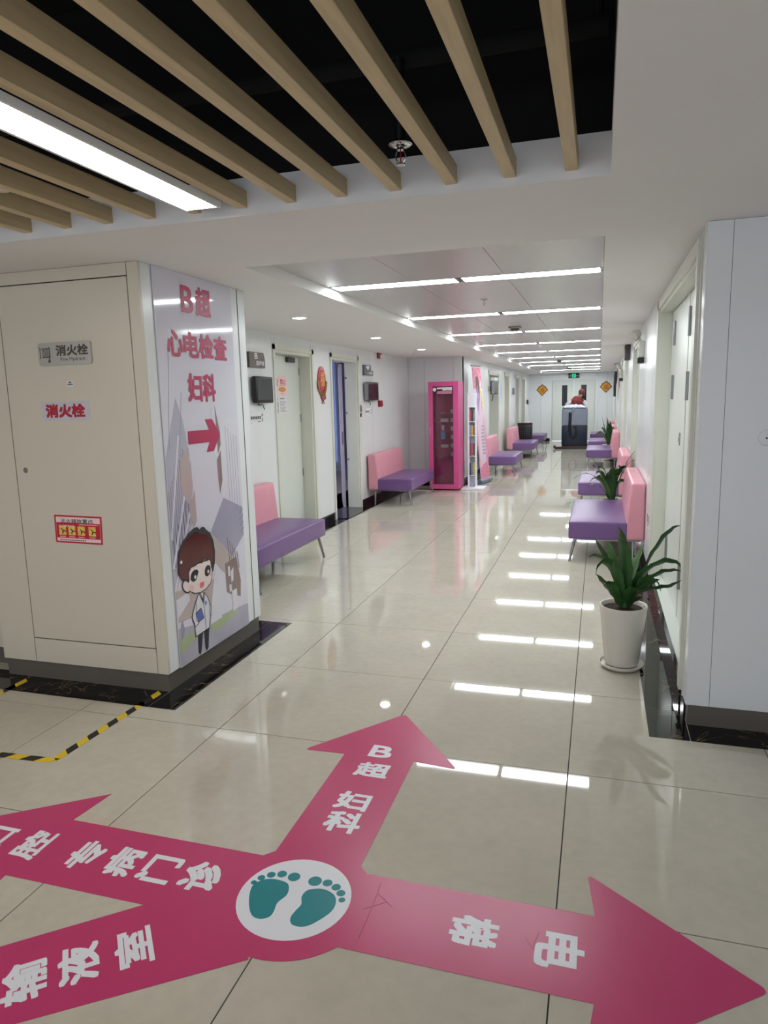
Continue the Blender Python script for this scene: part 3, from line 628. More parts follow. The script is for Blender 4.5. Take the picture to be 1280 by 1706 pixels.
ch('诊', -1.255, -.168, .155, .150, 90); ch('门', -1.430, -.173, .145, .140, 90); ch('病', -1.592, -.173, .160, .125, 90); ch('专', -1.757, -.175, .165, .125, 90)
ch('腔', -2.008, -.178, .170, .120, 90); ch('口', -2.19, -.172, .125, .115, 90)
ch('电', .020, -.182, .150, .150, -90); ch('梯', -.250, -.170, .130, .155, -90)
ch('室', -1.285, -.525, .165, .115, 131); ch('液', -1.410, -.628, .165, .120, 131); ch('输', -1.524, -.727, .165, .125, 131)
SCUFF = mat('dark_magenta_scuff', (150, 40, 84), .5)
for l_ in ([(-.604, -.085), (-.537, -.135)], [(-.609, -.032), (-.603, -.148), (-.602, -.301)], [(-.629, -.170), (-.561, -.116)], [(-.087, -.157), (-.056, -.198)], [(-.047, -.12), (-.059, -.177)]): MB().line(F, l_, .0022, .0014, .0017).build('scuff_mark', SCUFF, st)
# yellow and black hazard tape
tp = empty('hazard_floor_tape', (-2.9, .6, 0), 'yellow and black striped tape outlining the floor in front of the hydrant cabinet', 'floor tape')
def tape(a, b, w=.046, L=.052):
    a, b = Vector(a), Vector(b); d = (b-a); n = int(d.length/L); d.normalize(); s = Vector((-d.y, d.x)); sk = .035
    for k in range(n):
        p, q = a+d*L*k, a+d*L*(k+1); m = MB(); z0 = .0013
        m.poly(F, [tuple(p-s*w/2), tuple(q-s*w/2), tuple(q+s*w/2+d*sk), tuple(p+s*w/2+d*sk)], .0005 if p.y < 1.03 else z0, .0012 if p.y < 1.03 else .0019)
        m.build('yellow_stripe' if k % 2 == 0 else 'black_stripe', YEL if k % 2 == 0 else BLKT, tp)
tape((-2.425, .385), (-2.395, 1.215), L=.075); tape((-2.40, .392), (-3.42, .330), L=.085); tape((-3.37, .36), (-3.35, 1.22), L=.09)

# ------------------------------------------------------------------ signs on the left pier front
FF = FRONT(YP-.002)
t = empty('hydrant_sign_plate', (-2.854, YP, 2.016), 'rounded metal plate reading 消火栓 Fire Hydrant with a hose reel symbol', 'sign')
MB().poly(FF, rr([(-3.038, 1.952), (-2.671, 1.952), (-2.671, 2.080), (-3.038, 2.080)], (0, 1, 2, 3), .018), 0, .010).build('plate', PLATE, t)
BRNK = mat('dark_brown_lettering', (78, 62, 58), .45)
letters('消火栓', FF, -2.800, 2.034, .222, .062, BRNK, t, lift=.0108, weight=.035); letters('Fire Hydrant', FF, -2.797, 1.982, .172, .026, BRNK, t, lift=.0108, weight=.008)
m = MB(); w0, w1 = .010, .0112
for u in (-3.020, -2.952): m.line(FF, [(u-.008, 2.055), (u-.003, 2.048), (u-.003, 2.0), (u-.008, 1.992)], .004, w0, w1)
m.line(FF, [(-3.012, 2.048), (-2.958, 2.048)], .004, w0, w1); m.line(FF, [(-3.012, 1.998), (-2.958, 1.998)], .004, w0, w1)
for k in range(6): m.line(FF, [(-3.008+k*.0085, 2.046), (-3.002+k*.0085, 2.0)], .0028, w0, w1)
m.line(FF, [(-2.958, 2.0), (-2.962, 1.985)], .005, w0, w1); m.rect(FF, -2.970, -2.955, 1.968, 1.984, w0, w1); m.build('hose_reel_symbol', BRNK, t)
t = empty('hydrant_paper_sign', (-2.892, YP, 1.69), 'pale strip sign with red letters 消火栓 on the cabinet door', 'sign')
MB().rect(FF, -3.062, -2.722, 1.632, 1.744, 0, .0015).build('backing', mat('pale_lilac_film', (196, 192, 200), .4), t)
letters('消火栓', FF, -2.893, 1.690, .280, .080, mat('dark_crimson_lettering', (170, 24, 50), .4), t, lift=.0022, weight=.05)
t = empty('tiny_sticker', (-2.84, YP, 1.844), 'tiny white sticker with dark print between the two hydrant signs', 'sticker')
MB().rect(FF, -2.862, -2.818, 1.828, 1.860, 0, .001).build('backing', PAPER, t)
m = MB(); m.rect(FF, -2.851, -2.832, 1.849, 1.856, .001, .0016)
for k in range(4): m.rect(FF, -2.858+k*.009, -2.851+k*.009, 1.836, 1.844, .001, .0016)
m.build('dark_print', INK, t)
t = empty('extinguisher_notice', (-2.88, YP, .982), 'red framed notice 灭火器放置点 low on the hydrant cabinet door', 'notice')
q = [(-3.050, 1.069), (-2.708, 1.064), (-2.714, .894), (-3.054, .900)]
MB().poly(FF, q[::-1], 0, .0012).build('red_backing', RED, t)
def qi(a, b): # bilinear inside the notice
    u0, v0 = q[3][0]+(q[2][0]-q[3][0])*a, q[3][1]+(q[2][1]-q[3][1])*a; u1, v1 = q[0][0]+(q[1][0]-q[0][0])*a, q[0][1]+(q[1][1]-q[0][1])*a
    return (u0+(u1-u0)*b, v0+(v1-v0)*b)
def qr(m, a0, a1, b0, b1, w0, w1): m.poly(FF, [qi(a0, b0), qi(a1, b0), qi(a1, b1), qi(a0, b1)], w0, w1)
m = MB(); qr(m, .035, .965, .06, .94, .0012, .0018); m.build('white_field', PINKP, t)
m = MB(); qr(m, .04, .96, .18, .74, .0018, .0023); m.build('red_field', RED, t)
letters('灭火器放置点', FF, -2.888, 1.034, .235, .026, BRNK, t, lift=.0026, weight=.012)
letters('灭火器使用方法', FF, -2.965, 1.003, .115, .014, PINKP, t, lift=.0028, weight=.015)
for i, a in enumerate((.09, .29, .49, .72)):
    m = MB(); qr(m, a, a+.15, .29, .62, .0023, .0028); c_ = m.build('picture', mat('yellow_picture', (226, 190, 90), .5, var=.25, scale=60) if i == 0 else MATS['yellow_picture'], t)
    m = MB(); m.line(FF, [qi(a+.05, .52), qi(a+.09, .45), qi(a+.15, .42)], .006, .0028, .0033); m.line(FF, [qi(a+.09, .45), qi(a+.07, .35)], .007, .0028, .0033); m.build('pictogram', INK, c_)
m = MB()
for k in range(12): qr(m, .52+k*.034, .545+k*.034, .67, .70, .0023, .0028)
for a in (.09, .29, .49, .72):
    for k in range(5): qr(m, a+.01+k*.026, a+.03+k*.026, .215, .245, .0023, .0028)
m.build('small_white_print', PINKP, t)
m = MB()
for k in range(14): qr(m, .1+k*.04, .128+k*.04, .09, .125, .0018, .0024)
m.build('small_dark_print', BRNK, t)
# door viewer disc on the right pier
t = empty('wall_disc_switch', (.862, 1.53, 1.487), 'round white wall disc with a dark centre on the right pier', 'switch')
MB().lathe([(0, -.014), (.028, -.013), (.037, -.008), (.039, 0)], (.862, 1.53, 1.487), 28, 'y').build('disc', WHITE, t)
MB().lathe([(0, -.0155), (.0045, -.0155), (.0045, -.013)], (.8575, 1.53, 1.487), 12, 'y').build('hole', INK, t)

# ------------------------------------------------------------------ large printed wayfinding panel on the pier's side
SF = LEFT(-2.327)
ad = empty('wayfinding_poster', (-2.327, 1.8, .11), 'tall lilac poster with magenta letters B超 心电检查 妇科, an arrow and a cartoon doctor', 'poster')
LIL = mat('pale_lilac_gloss_print', (214, 211, 224), .07, var=.03, scale=1.2, bump=.35, bscale=2.2)
MB().rect(SF, 1.356, 2.242, .112, 2.488, -.003, .004).build('backing', LIL, ad)
def pm_(name, col, rough=.12, var=.06, scale=3): return mat(name, col, rough, var=var, scale=scale)
P1, P2, P3, P4, P5 = pm_('print_white', (214, 212, 222)), pm_('print_cool_grey', (150, 150, 168)), pm_('print_warm_stone', (186, 170, 168)), pm_('print_brown', (140, 118, 116)), pm_('print_grass', (166, 176, 140), var=.15)
P6 = pm_('print_road', (172, 168, 184), var=.1)
def art(name, m, polys, lvl):
    mb = MB()
    for p in polys: mb.poly(SF, p, .004+.0004*lvl-.0002, .004+.0004*lvl+.0002)
    return mb.build(name, m, ad)
art('printed_tower', P1, [[(1.993, 1.62), (2.235, 1.60), (2.235, .88), (1.977, 1.06), (1.95, 1.15)], [(1.895, 1.90), (1.93, 1.90), (1.97, 1.20), (1.90, 1.38)]], 1)
art('printed_facade', pm_('print_facade', (180, 178, 194)), [[(1.358, 1.40), (1.50, 1.75), (1.56, 1.62), (1.62, 1.35), (1.62, 1.0), (1.52, .90), (1.358, .55)]], 1)
m = MB(); 
for k in range(9): m.line(SF, [(1.362+k*.022, 1.20+k*.03), (1.362+k*.022, .72+k*.045)], .008, .0046, .0050)
m.build('printed_windows', P2, ad)
m = MB()
for (a, b) in (((1.36, .92), (1.50, 1.52)), ((1.36, .74), (1.62, 1.40)), ((1.36, .60), (1.64, 1.20))): m.line(SF, [a, b], .018, .0050, .0054)
m.build('printed_ledges', P1, ad)
m = MB()
for k in range(5): m.line(SF, [(2.06+k*.035, 1.56-k*.02), (2.07+k*.034, 1.05-k*.03)], .003, .0050, .0053)
m.line(SF, [(1.46, 2.02), (1.40, 1.45)], .003, .0050, .0053); m.line(SF, [(1.565, 1.78), (1.50, 1.40)], .003, .0050, .0053)
for k in range(4): m.line(SF, [(2.19, .94-k*.045), (2.235, .965-k*.045)], .012, .0054, .0057)
m.build('printed_thin_lines', P2, ad)
m = MB()
for k in range(7): m.line(SF, [(1.375+k*.03, .90+k*.045), (1.38+k*.03, .74+k*.04)], .009, .0050, .0053)
m.build('printed_dark_windows', pm_('print_slate', (118, 118, 138)), ad)
m = MB()
for k in range(5): m.line(SF, [(2.0+k*.03, .80-k*.03), (2.02+k*.03, .60-k*.01)], .007, .0060, .0063)
m.build('printed_posts', P4, ad)
art('printed_stone_bay', P3, [[(1.50, 1.38), (1.60, 1.45), (1.62, 1.20), (1.55, 1.10), (1.49, 1.22)], [(1.56, 1.08), (1.64, 1.18), (1.64, .98), (1.60, .94)]], 4)
art('printed_dark_recess', P4, [[(1.93, 1.34), (1.985, 1.40), (1.985, 1.20), (1.945, 1.11), (1.935, 1.20)], [(1.94, 1.70), (1.99, 1.52), (1.99, 1.44), (1.95, 1.38)]], 3)
art('printed_roof_plane', pm_('print_roof', (166, 162, 182)), [[(1.985, 1.08), (2.235, .98), (2.235, .78), (2.05, .66), (1.80, .88)]], 2)
art('printed_stone_wing', P3, [[(1.784, .890), (2.057, .643), (2.04, .50), (1.90, .60), (1.80, .70)], [(1.358, .593), (1.80, .56), (1.81, .36), (1.37, .395)]], 3)
m = MB()
for k in range(16): m.line(SF, [(1.375+k*.028, .58-k*.001), (1.375+k*.028, .40)], .006, .0050, .0053)
for k in range(8): m.line(SF, [(1.80+k*.03, .86-k*.028), (1.82+k*.028, .66-k*.012)], .006, .0050, .0053)
m.build('printed_piers', P4, ad)
art('printed_gallery', P1, [[(1.358, .54), (1.50, .56), (1.50, .50), (1.39, .44), (1.358, .42)], [(1.815, .622), (1.87, .50), (1.87, .275), (1.721, .271), (1.75, .40)]], 4)
art('printed_brown_block', P4, [[(1.95, .63), (2.108, .643), (2.153, .465), (2.139, .348), (2.008, .40), (1.954, .430)]], 4)
art('printed_block_windows', P1, [[(1.985, .60), (2.01, .60), (2.01, .53), (1.985, .53)], [(2.02, .56), (2.06, .58), (2.05, .49), (2.02, .48)], [(1.99, .47), (2.02, .47), (2.02, .42), (1.99, .42)], [(2.02, .42), (2.09, .42), (2.09, .28), (2.02, .27)]], 5)
art('printed_road', P6, [[(1.358, .36), (1.72, .30), (2.238, .27), (2.238, .116), (1.358, .116)]], 2)
art('printed_lawn', P5, [[(1.368, .295), (1.516, .298), (1.54, .24), (1.40, .19), (1.362, .20)], [(1.721, .275), (2.02, .29), (2.10, .25), (1.85, .21), (1.74, .215)]], 3)
art('printed_shrub', P2, [[(1.385, .28), (1.41, .29), (1.425, .34), (1.405, .40), (1.388, .36)]], 5)
letters('B', SF, 1.695, 2.340, .135, .160, CRIM, ad, lift=.0068, weight=.032); letters('超', SF, 1.878, 2.342, .178, .178, CRIM, ad, lift=.0068, weight=.032)
for k, c_ in enumerate('心电检查'): letters(c_, SF, 1.537+k*.174, 2.070, .168, .155, CRIM, ad, lift=.0068, weight=.032)
letters('妇', SF, 1.722, 1.812, .162, .175, CRIM, ad, lift=.0068, weight=.032); letters('科', SF, 1.890, 1.812, .155, .178, CRIM, ad, lift=.0068, weight=.032)
MB().poly(SF, [(1.606, 1.546), (1.857, 1.545), (1.812, 1.612), (1.898, 1.612), (1.987, 1.505), (1.896, 1.402), (1.810, 1.402), (1.857, 1.464), (1.606, 1.464)], .0062, .0068).build('printed_arrow', CRIM, ad)
# cartoon doctor
dr = MB().poly(SF, [(1.603, .520), (1.674, .503), (1.707, .463), (1.742, .391), (1.736, .337), (1.719, .307), (1.706, .252), (1.534, .246), (1.530, .293), (1.531, .326), (1.506, .388), (1.519, .417), (1.562, .478)], .0062, .0066).build('printed_doctor', INK, ad)
def da(name, m, p, l, sm=False): 
    p = catmull(p, 3) if sm else p
    return MB().poly(SF, p, .0064+l*.0004, .0066+l*.0004).build(name, m, dr)
SKINP = pm_('print_skin', (232, 214, 210)); HAIRP = pm_('print_hair', (92, 44, 44), var=.15)
da('printed_coat', P1, [(1.604, .513), (1.670, .498), (1.699, .464), (1.733, .393), (1.727, .339), (1.711, .313), (1.699, .260), (1.544, .253), (1.538, .294), (1.540, .327), (1.515, .386), (1.528, .414), (1.570, .472)], 1)
da('printed_leg', INK, [(1.562, .250), (1.624, .252), (1.592, .140), (1.577, .116), (1.558, .138)], 0); da('printed_leg', INK, [(1.634, .252), (1.700, .256), (1.675, .130), (1.651, .116), (1.639, .143)], 0)
da('printed_tie', INK, [(1.612, .516), (1.666, .505), (1.650, .436)], 2); da('printed_collar', P1, [(1.622, .514), (1.655, .506), (1.645, .47)], 3)
m = MB()
for pl_ in ([(1.603, .515), (1.653, .434), (1.657, .361), (1.662, .258)], [(1.674, .503), (1.653, .434)], [(1.57, .46), (1.56, .40), (1.555, .36), (1.585, .325), (1.54, .315)], [(1.72, .42), (1.715, .35), (1.725, .32)]): m.line(SF, pl_, .005, .0068, .0072)
m.build('printed_coat_lines', INK, dr)
da('printed_folder_edge', INK, [(1.551, .400), (1.619, .419), (1.648, .340), (1.580, .331)], 2); da('printed_folder', pm_('print_blue', (84, 96, 180)), [(1.557, .394), (1.616, .411), (1.640, .343), (1.582, .337)], 3)
MB().ell(SF, (1.678, .432), .014, .016, .0068, .0074).build('printed_badge', pm_('print_light_blue', (120, 140, 210)), dr)
da('printed_face_outline', INK, [(1.512, .715), (1.591, .713), (1.663, .713), (1.774, .708), (1.786, .657), (1.775, .587), (1.752, .544), (1.693, .519), (1.617, .514), (1.554, .526), (1.503, .558), (1.492, .662)], 3)
da('printed_ear_outline', INK, [(1.512, .612), (1.488, .634), (1.450, .644), (1.427, .620), (1.433, .584), (1.467, .556), (1.505, .553)], 3, True); da('printed_ear', SKINP, [(1.507, .604), (1.488, .625), (1.456, .635), (1.435, .617), (1.441, .589), (1.469, .565), (1.500, .562)], 4, True)
da('printed_face', SKINP, [(1.520, .707), (1.590, .706), (1.662, .706), (1.723, .702), (1.767, .702), (1.778, .657), (1.768, .590), (1.746, .550), (1.690, .526), (1.617, .521), (1.557, .533), (1.505, .562), (1.498, .602), (1.498, .660)], 5)
da('printed_hair_outline', INK, [(1.391, .693), (1.398, .774), (1.420, .839), (1.470, .886), (1.536, .924), (1.596, .942), (1.631, .944), (1.659, .923), (1.690, .934), (1.719, .925), (1.736, .906), (1.782, .877), (1.814, .823), (1.828, .744), (1.814, .664), (1.785, .611), (1.765, .650), (1.762, .690), (1.745, .705), (1.723, .699), (1.695, .726), (1.662, .700), (1.615, .714), (1.590, .700), (1.535, .700), (1.510, .678), (1.507, .632), (1.500, .612), (1.467, .634), (1.430, .644)], 6)
da('printed_hair', HAIRP, [(1.401, .691), (1.406, .772), (1.430, .830), (1.479, .871), (1.545, .903), (1.616, .915), (1.673, .891), (1.744, .871), (1.787, .814), (1.807, .748), (1.797, .682), (1.780, .660), (1.768, .697), (1.745, .715), (1.724, .707), (1.695, .735), (1.662, .706), (1.616, .722), (1.590, .708), (1.532, .709), (1.501, .685), (1.500, .633), (1.467, .645), (1.432, .652)], 7)
da('printed_eye', INK, [(1.524, .622), (1.525, .653), (1.551, .675), (1.586, .678), (1.614, .661), (1.600, .636), (1.585, .614), (1.555, .606)], 6, True); da('printed_eye', INK, [(1.688, .616), (1.689, .648), (1.708, .669), (1.738, .671), (1.759, .652), (1.751, .622), (1.731, .604), (1.707, .603)], 6, True)
m = MB(); m.ell(SF, (1.573, .632), .011, .012, .0090, .0094); m.ell(SF, (1.728, .630), .010, .012, .0090, .0094); m.ell(SF, (1.432, .760), .011, .011, .0094, .0098); m.build('printed_highlight', WVINYL, dr)
da('printed_mouth', pm_('print_lip', (214, 110, 120)), [(1.619, .577), (1.647, .581), (1.671, .575), (1.666, .555), (1.642, .542), (1.621, .553)], 6, True)
m = MB(); m.ell(SF, (1.525, .572), .022, .022, .0086, .0089); m.ell(SF, (1.758, .610), .014, .02, .0086, .0089); m.build('printed_blush', pm_('print_blush', (232, 186, 192)), dr)

# ------------------------------------------------------------------ things on the left wall
LW = LEFT(-3.529)
t = empty('room_sign', (-3.53, 4.9, 2.09), 'brown-grey projecting wall sign reading B超 超声室 above the first monitor', 'sign')
MB().poly(LW, [(4.72, 2.085), (5.09, 2.085), (5.09, 2.175), (5.06, 2.25), (4.72, 2.25)], 0, .03).build('plate', BROWNSIGN, t)
letters('B', LW, 4.88, 2.21, .075, .062, WVINYL, t, lift=.031, weight=.02); letters('超', LW, 5.02, 2.215, .055, .045, GREYINK, t, lift=.031); letters('超声室', LW, 4.97, 2.135, .19, .05, WVINYL, t, lift=.031, weight=.015)
t = empty('room_sign', (-3.53, 8.8, 2.09), 'grey wall sign with a white heart and 心电图 beside the open door', 'sign')
MB().poly(LW, [(8.59, 2.095), (9.05, 2.095), (9.05, 2.175), (8.93, 2.175), (8.93, 2.258), (8.59, 2.258)], 0, .03).build('plate', mat('grey_sign', (96, 96, 100), .35), t)
m = MB(); m.poly(LW, catmull([(8.77, 2.183), (8.84, 2.215), (8.85, 2.24), (8.81, 2.248), (8.77, 2.232), (8.73, 2.248), (8.69, 2.24), (8.70, 2.215)]), .03, .031); m.build('heart_symbol', WVINYL, t)
letters('心电图', LW, 8.87, 2.135, .26, .042, WVINYL, t, lift=.0312, weight=.012)
def monitor(y0, y1, z0, z1, label, tilt):
    t = empty('wall_monitor', (-3.53, (y0+y1)/2, z0), label, 'monitor')
    MB().rbox(-3.50, -3.448, y0, y1, z0, z1, .012).build('housing', BLKPLA, t); MB().box(-3.4475, -3.446, y0+.035, y1-.035, z0+.035, z1-.03).build('screen', SCREEN, t)
    MB().box(-3.529, -3.50, y0+.12, y1-.12, z0+.08, z1-.08).build('wall_bracket', STEEL, t)
    ym = y0+.27; MB().tube([(-3.49, y0+.1, z0+.01), (-3.49, y0+.14, z0-.02), (-3.5, ym-.06, z0-.015), (-3.51, ym, z0-.02), (-3.515, ym+.04, z0-.07)], .005, 8).build('cable', BLKPLA, t)
    return t
monitor(4.74, 5.16, 1.70, 1.99, 'black wall monitor nearest the left pier, below the brown sign', 0)
t = monitor(8.60, 9.17, 1.69, 1.99, 'black and silver wall monitor right of the open door', 0); MB().box(-3.505, -3.444, 8.585, 8.60, 1.70, 1.98).build('silver_edge', STEEL, t)
def notice(y0, y1, z0, z1, fr, name, label, bars=6, penguin=True, extra=0):
    t = empty(name, (fr[0].x, (y0+y1)/2, z0), label, 'notice'); MB().rect(fr, y0, y1, z0, z1, 0, .0015).build('sheet', PAPER, t)
    m = MB(); w = (y1-y0)
    for k in range(bars): m.rect(fr, y0+w*(.04+k*.13), y0+w*(.13+k*.13), z0+(z1-z0)*.38, z0+(z1-z0)*.66, .0015, .002)
    m.build('dark_print', INK, t)
    m = MB(); m.ell(fr, (y1-w*.09, z0+(z1-z0)*.74), w*.055, (z1-z0)*.16, .0015, .002); m.rect(fr, y1-w*.13, y1-w*.05, z0+(z1-z0)*.12, z0+(z1-z0)*.5, .0015, .002); m.rect(fr, y0+w*.55, y0+w*.78, z0+(z1-z0)*.12, z0+(z1-z0)*.2, .0015, .002); m.build('grey_print', GREYINK, t)
notice(4.72, 5.04, 1.48, 1.60, LW, 'wall_notice', 'small lilac-white notice under the nearest left monitor'); notice(8.67, 8.99, 1.46, 1.57, LW, 'wall_notice', 'small white notice under the monitor right of the open door', 5)
m = MB().rbox(-3.529, -3.50, 9.36, 9.56, 2.395, 2.487, .006); t = tag(m.build('fire_alarm_light', DARKR), 'dark red alarm box high on the left wall right of the monitor', 'alarm')
m = MB().rect(LW, 9.47, 9.55, 2.40, 2.45, .029, .031); m.build('lens', WVINYL, t)
t = tag(MB().rbox(-3.529, -3.49, 9.36, 9.54, 1.585, 1.69, .006).build('call_point', DARKR), 'square crimson fire call point right of the second monitor', 'alarm')
tag(MB().rbox(-3.529, -3.512, 8.335+.05, 8.335+.12, 1.52, 1.63, .004).build('card_switch', STEEL), 'small grey card slot beside the open door frame', 'switch')
tag(MB().rbox(-3.529, -3.51, 8.39, 8.44, 1.44, 1.50, .003).build('black_door_button', BLKPLA), 'small black button under the grey card slot', 'switch')
# festive ornament
t = empty('festive_wall_ornament', (-3.53, 6.83, 1.67), 'red oval festive ornament with gold 福 and tassels between the two left doors', 'ornament')
MB().ell(LW, (6.82, 1.985), .135, .185, 0, .012, 32).build('red_oval', mat('glossy_red_foil', (176, 20, 42), .2, var=.2, scale=12), t)
m = MB(); m.ell(LW, (6.82, 1.985), .098, .14, .012, .014, 28); m.build('inner_oval', RED, t)
letters('福', LW, 6.835, 2.00, .15, .20, GOLD, t, lift=.0152, weight=.02)
rn = random.Random(3); m = MB()
for k in range(13):
    a = math.pi+.1+k*(math.pi-.2)/12; m.ell(LW, (6.82+.145*math.cos(a), 1.97+.175*math.sin(a)), .032, .024, .012, .020, 10)
m.build('gold_cloud_border', DGOLD, t)
m = MB(); m.poly(LW, [(6.75, 1.83), (6.92, 1.84), (6.94, 1.73), (6.86, 1.72), (6.84, 1.70), (6.78, 1.74)], .004, .015); m.ell(LW, (6.70, 1.91), .03, .05, 0, .016, 10); m.ell(LW, (6.945, 1.91), .03, .05, 0, .016, 10); m.build('red_bow', DARKR, t)
for (u, w) in ((6.825, -.012), (6.865, .016)):
    m = MB(); m.line(LW, [(u, 1.73), (u+w, 1.67)], .012, .004, .010); m.build('tassel', DARKR, t)
# posters on door_1
DW = LEFT(-3.694)
t = empty('door_poster', (-3.694, 5.9, 1.78), 'pink poster reading 禁止 with an orange oval on the first left door', 'poster')
MB().rect(DW, 5.73, 6.07, 1.78, 2.03, 0, .0012).build('sheet', PINKP, t); letters('禁止', DW, 5.945, 1.955, .16, .07, CRIM, t, lift=.002, weight=.02)
m = MB(); m.line(DW, [(5.77, 1.99), (5.80, 1.96), (5.77, 1.93), (5.80, 1.90)], .012, .0012, .0018); m.build('red_mark', CRIM, t)
m = MB(); m.ell(DW, (5.92, 1.86), .105, .028, .0012, .0018, 28); m.build('orange_oval', ORANGE, t); m = MB(); m.rect(DW, 5.86, 6.0, 1.852, 1.868, .0018, .0023); m.rect(DW, 5.84, 6.0, 1.905, 1.912, .0012, .0018); m.rect(DW, 5.87, 5.98, 1.805, 1.812, .0012, .0018); m.build('small_print', GOLD, t)
t = empty('door_notice_sheet', (-3.694, 5.9, 1.57), 'white notice with fine lines of print under the pink door poster', 'notice')
MB().rect(DW, 5.73, 6.05, 1.565, 1.775, 0, .0012).build('sheet', PAPER, t)
m = MB()
for k in range(8): m.rect(DW, 5.84, 6.02-.03*(k % 3), 1.585+k*.018, 1.590+k*.018, .0012, .0018)
m.rect(DW, 5.84, 5.97, 1.742, 1.755, .0012, .0018); m.build('fine_print', GREYINK, t)
m = MB(); m.ell(DW, (5.765, 1.74), .016, .022, .0012, .0018, 14); m.rect(DW, 5.75, 5.785, 1.64, 1.71, .0012, .0018); m.rect(DW, 5.75, 5.785, 1.575, 1.63, .0012, .0018); m.build('dark_figures', INK, t)

# ------------------------------------------------------------------ pink display cabinet
cb = empty('display_cabinet', (-2.62, 10.75, 0), 'tall pink steel cabinet with a glass door by the corridor bend', 'cabinet')
a, b, y0c, y1c, zt = -2.915, -2.36, 10.51, 11.0, 2.0
m = MB(); m.box(a, a+.02, y0c+.02, y1c, .03, zt); m.box(b-.02, b, y0c+.02, y1c, .03, zt); m.box(a+.02, b-.02, y0c+.02, y1c, .03, .07); m.box(a+.02, b-.02, y0c+.02, y1c, zt-.03, zt); m.build('body', CAB, cb)
MB().box(a+.02, b-.02, y1c-.02, y1c-.002, .07, zt-.03).build('back_panel', CABIN, cb)
MB().rbox(a+.02, b-.02, y0c+.04, y1c, 0, .03, .004).build('plinth', DARKR, cb)
dd = MB(); gx0, gx1, gz0, gz1 = -2.835, -2.455, .115, 1.915
dd.rbox(a, gx0, y0c-.002, y0c+.02, .03, zt, .003, 1); dd.rbox(gx1, b, y0c-.002, y0c+.02, .03, zt, .003, 1); dd.rbox(gx0, gx1, y0c-.002, y0c+.02, .03, gz0, .003, 1); dd.rbox(gx0, gx1, y0c-.002, y0c+.02, gz1, zt, .003, 1)
door = dd.build('door', CAB, cb); MB().box(gx0-.005, gx1+.005, y0c+.006, y0c+.011, gz0-.005, gz1+.005).build('glass_pane', GLASS, door)
MB().tube([(-2.885, y0c-.002, 1.17), (-2.885, y0c-.03, 1.165), (-2.885, y0c-.03, 1.03), (-2.885, y0c-.002, 1.025)], .008).build('handle', PINKL, door)
MB().lathe([(0, -.008), (.012, -.006), (.013, 0)], (-2.875, y0c-.002, 1.24), 14, 'y').build('lock', STEEL, door)
m = MB(); fr = FRONT(y0c+.006); m.ell(fr, (-2.80, 1.86), .03, .035, 0, .001, 20); m.rect(fr, -2.755, -2.475, 1.865, 1.895, 0, .001); m.rect(fr, -2.65, -2.475, 1.84, 1.86, 0, .001); m.build('white_sticker', PAPER, door)
m = MB(); m.rect(fr, -2.755, -2.475, 1.78, 1.83, -.0, .001); m.build('pale_sticker', mat('faded_pink_sticker', (190, 120, 150), .5), door)
for z in (1.42, 1.26, 1.10, .94, .78, .62): MB().box(a+.022, b-.022, 10.78, y1c-.022, z-.008, z).build('shelf', CABIN, cb)
CARD = mat('white_card', (206, 204, 214), .5); BLUEC = mat('blue_card', (128, 160, 214), .5)
labs = ['topmost thin white card', 'second white card box', 'small white bottle', 'blue leaflet', 'lowest pale card box']
for k, (z, w, h) in enumerate(((1.42, .09, .012), (1.26, .15, .065), (1.10, .05, .10), (.94, .09, .14), (.78, .15, .06))):
    o = MB().rbox(-2.755+(.02 if k == 2 else 0), -2.755+(.02 if k == 2 else 0)+w, 10.80, 10.83, z, z+h, .003, 1).build('display_card', BLUEC if k == 3 else CARD)
    tag(o, labs[k]+' in the left column inside the pink cabinet', 'display card', 'items in the left column of the pink cabinet')
labs = ['topmost', 'second from the top', 'third from the top', 'fourth from the top', 'fifth from the top', 'lowest']
for k, z in enumerate((1.42, 1.26, 1.10, .94, .78, .62)):
    o = MB().rbox(-2.565, -2.45, 10.80, 10.83, z, z+.075, .003, 1).build('display_card', CARD); tag(o, '%s white card in the right column inside the pink cabinet' % labs[k], 'display card', 'items in the right column of the pink cabinet')

# ------------------------------------------------------------------ brochure stand and roll-up banner
bs = empty('brochure_stand', (-2.15, 10.95, 0), 'white upright brochure rack on a flat base beside the pink cabinet', 'rack')
MB().rbox(-2.335, -1.925, 10.60, 11.05, 0, .035, .006).build('base', WVINYL, bs)
MB().rbox(-2.245, -2.215, 10.80, 11.10-.1, .035, 1.785, .003, 1).build('side_panel', WVINYL, bs); MB().rbox(-2.115, -2.10, 10.84, 11.0, .035, 1.785, .003, 1).build('side_panel', WVINYL, bs)
MB().box(-2.215, -2.115, 10.985, 11.0, .035, 1.785).build('back_panel', WVINYL, bs); MB().box(-2.215, -2.115, 10.80, 10.985, 1.52, 1.785).build('header', WVINYL, bs)
for z in (1.26, 1.0, .62, .26): MB().box(-2.215, -2.105, 10.80, 10.985, z-.01, z).build('shelf', WVINYL, bs)
bc = [mat('brochure_red', (190, 90, 90), .5, var=.3, scale=30), mat('brochure_dark', (70, 76, 90), .5, var=.4, scale=30), mat('brochure_grey', (140, 146, 158), .5, var=.3, scale=30), mat('brochure_gold', (200, 170, 70), .5, var=.3, scale=30), mat('brochure_plum', (130, 90, 110), .5, var=.3, scale=30)]
rn = random.Random(11)
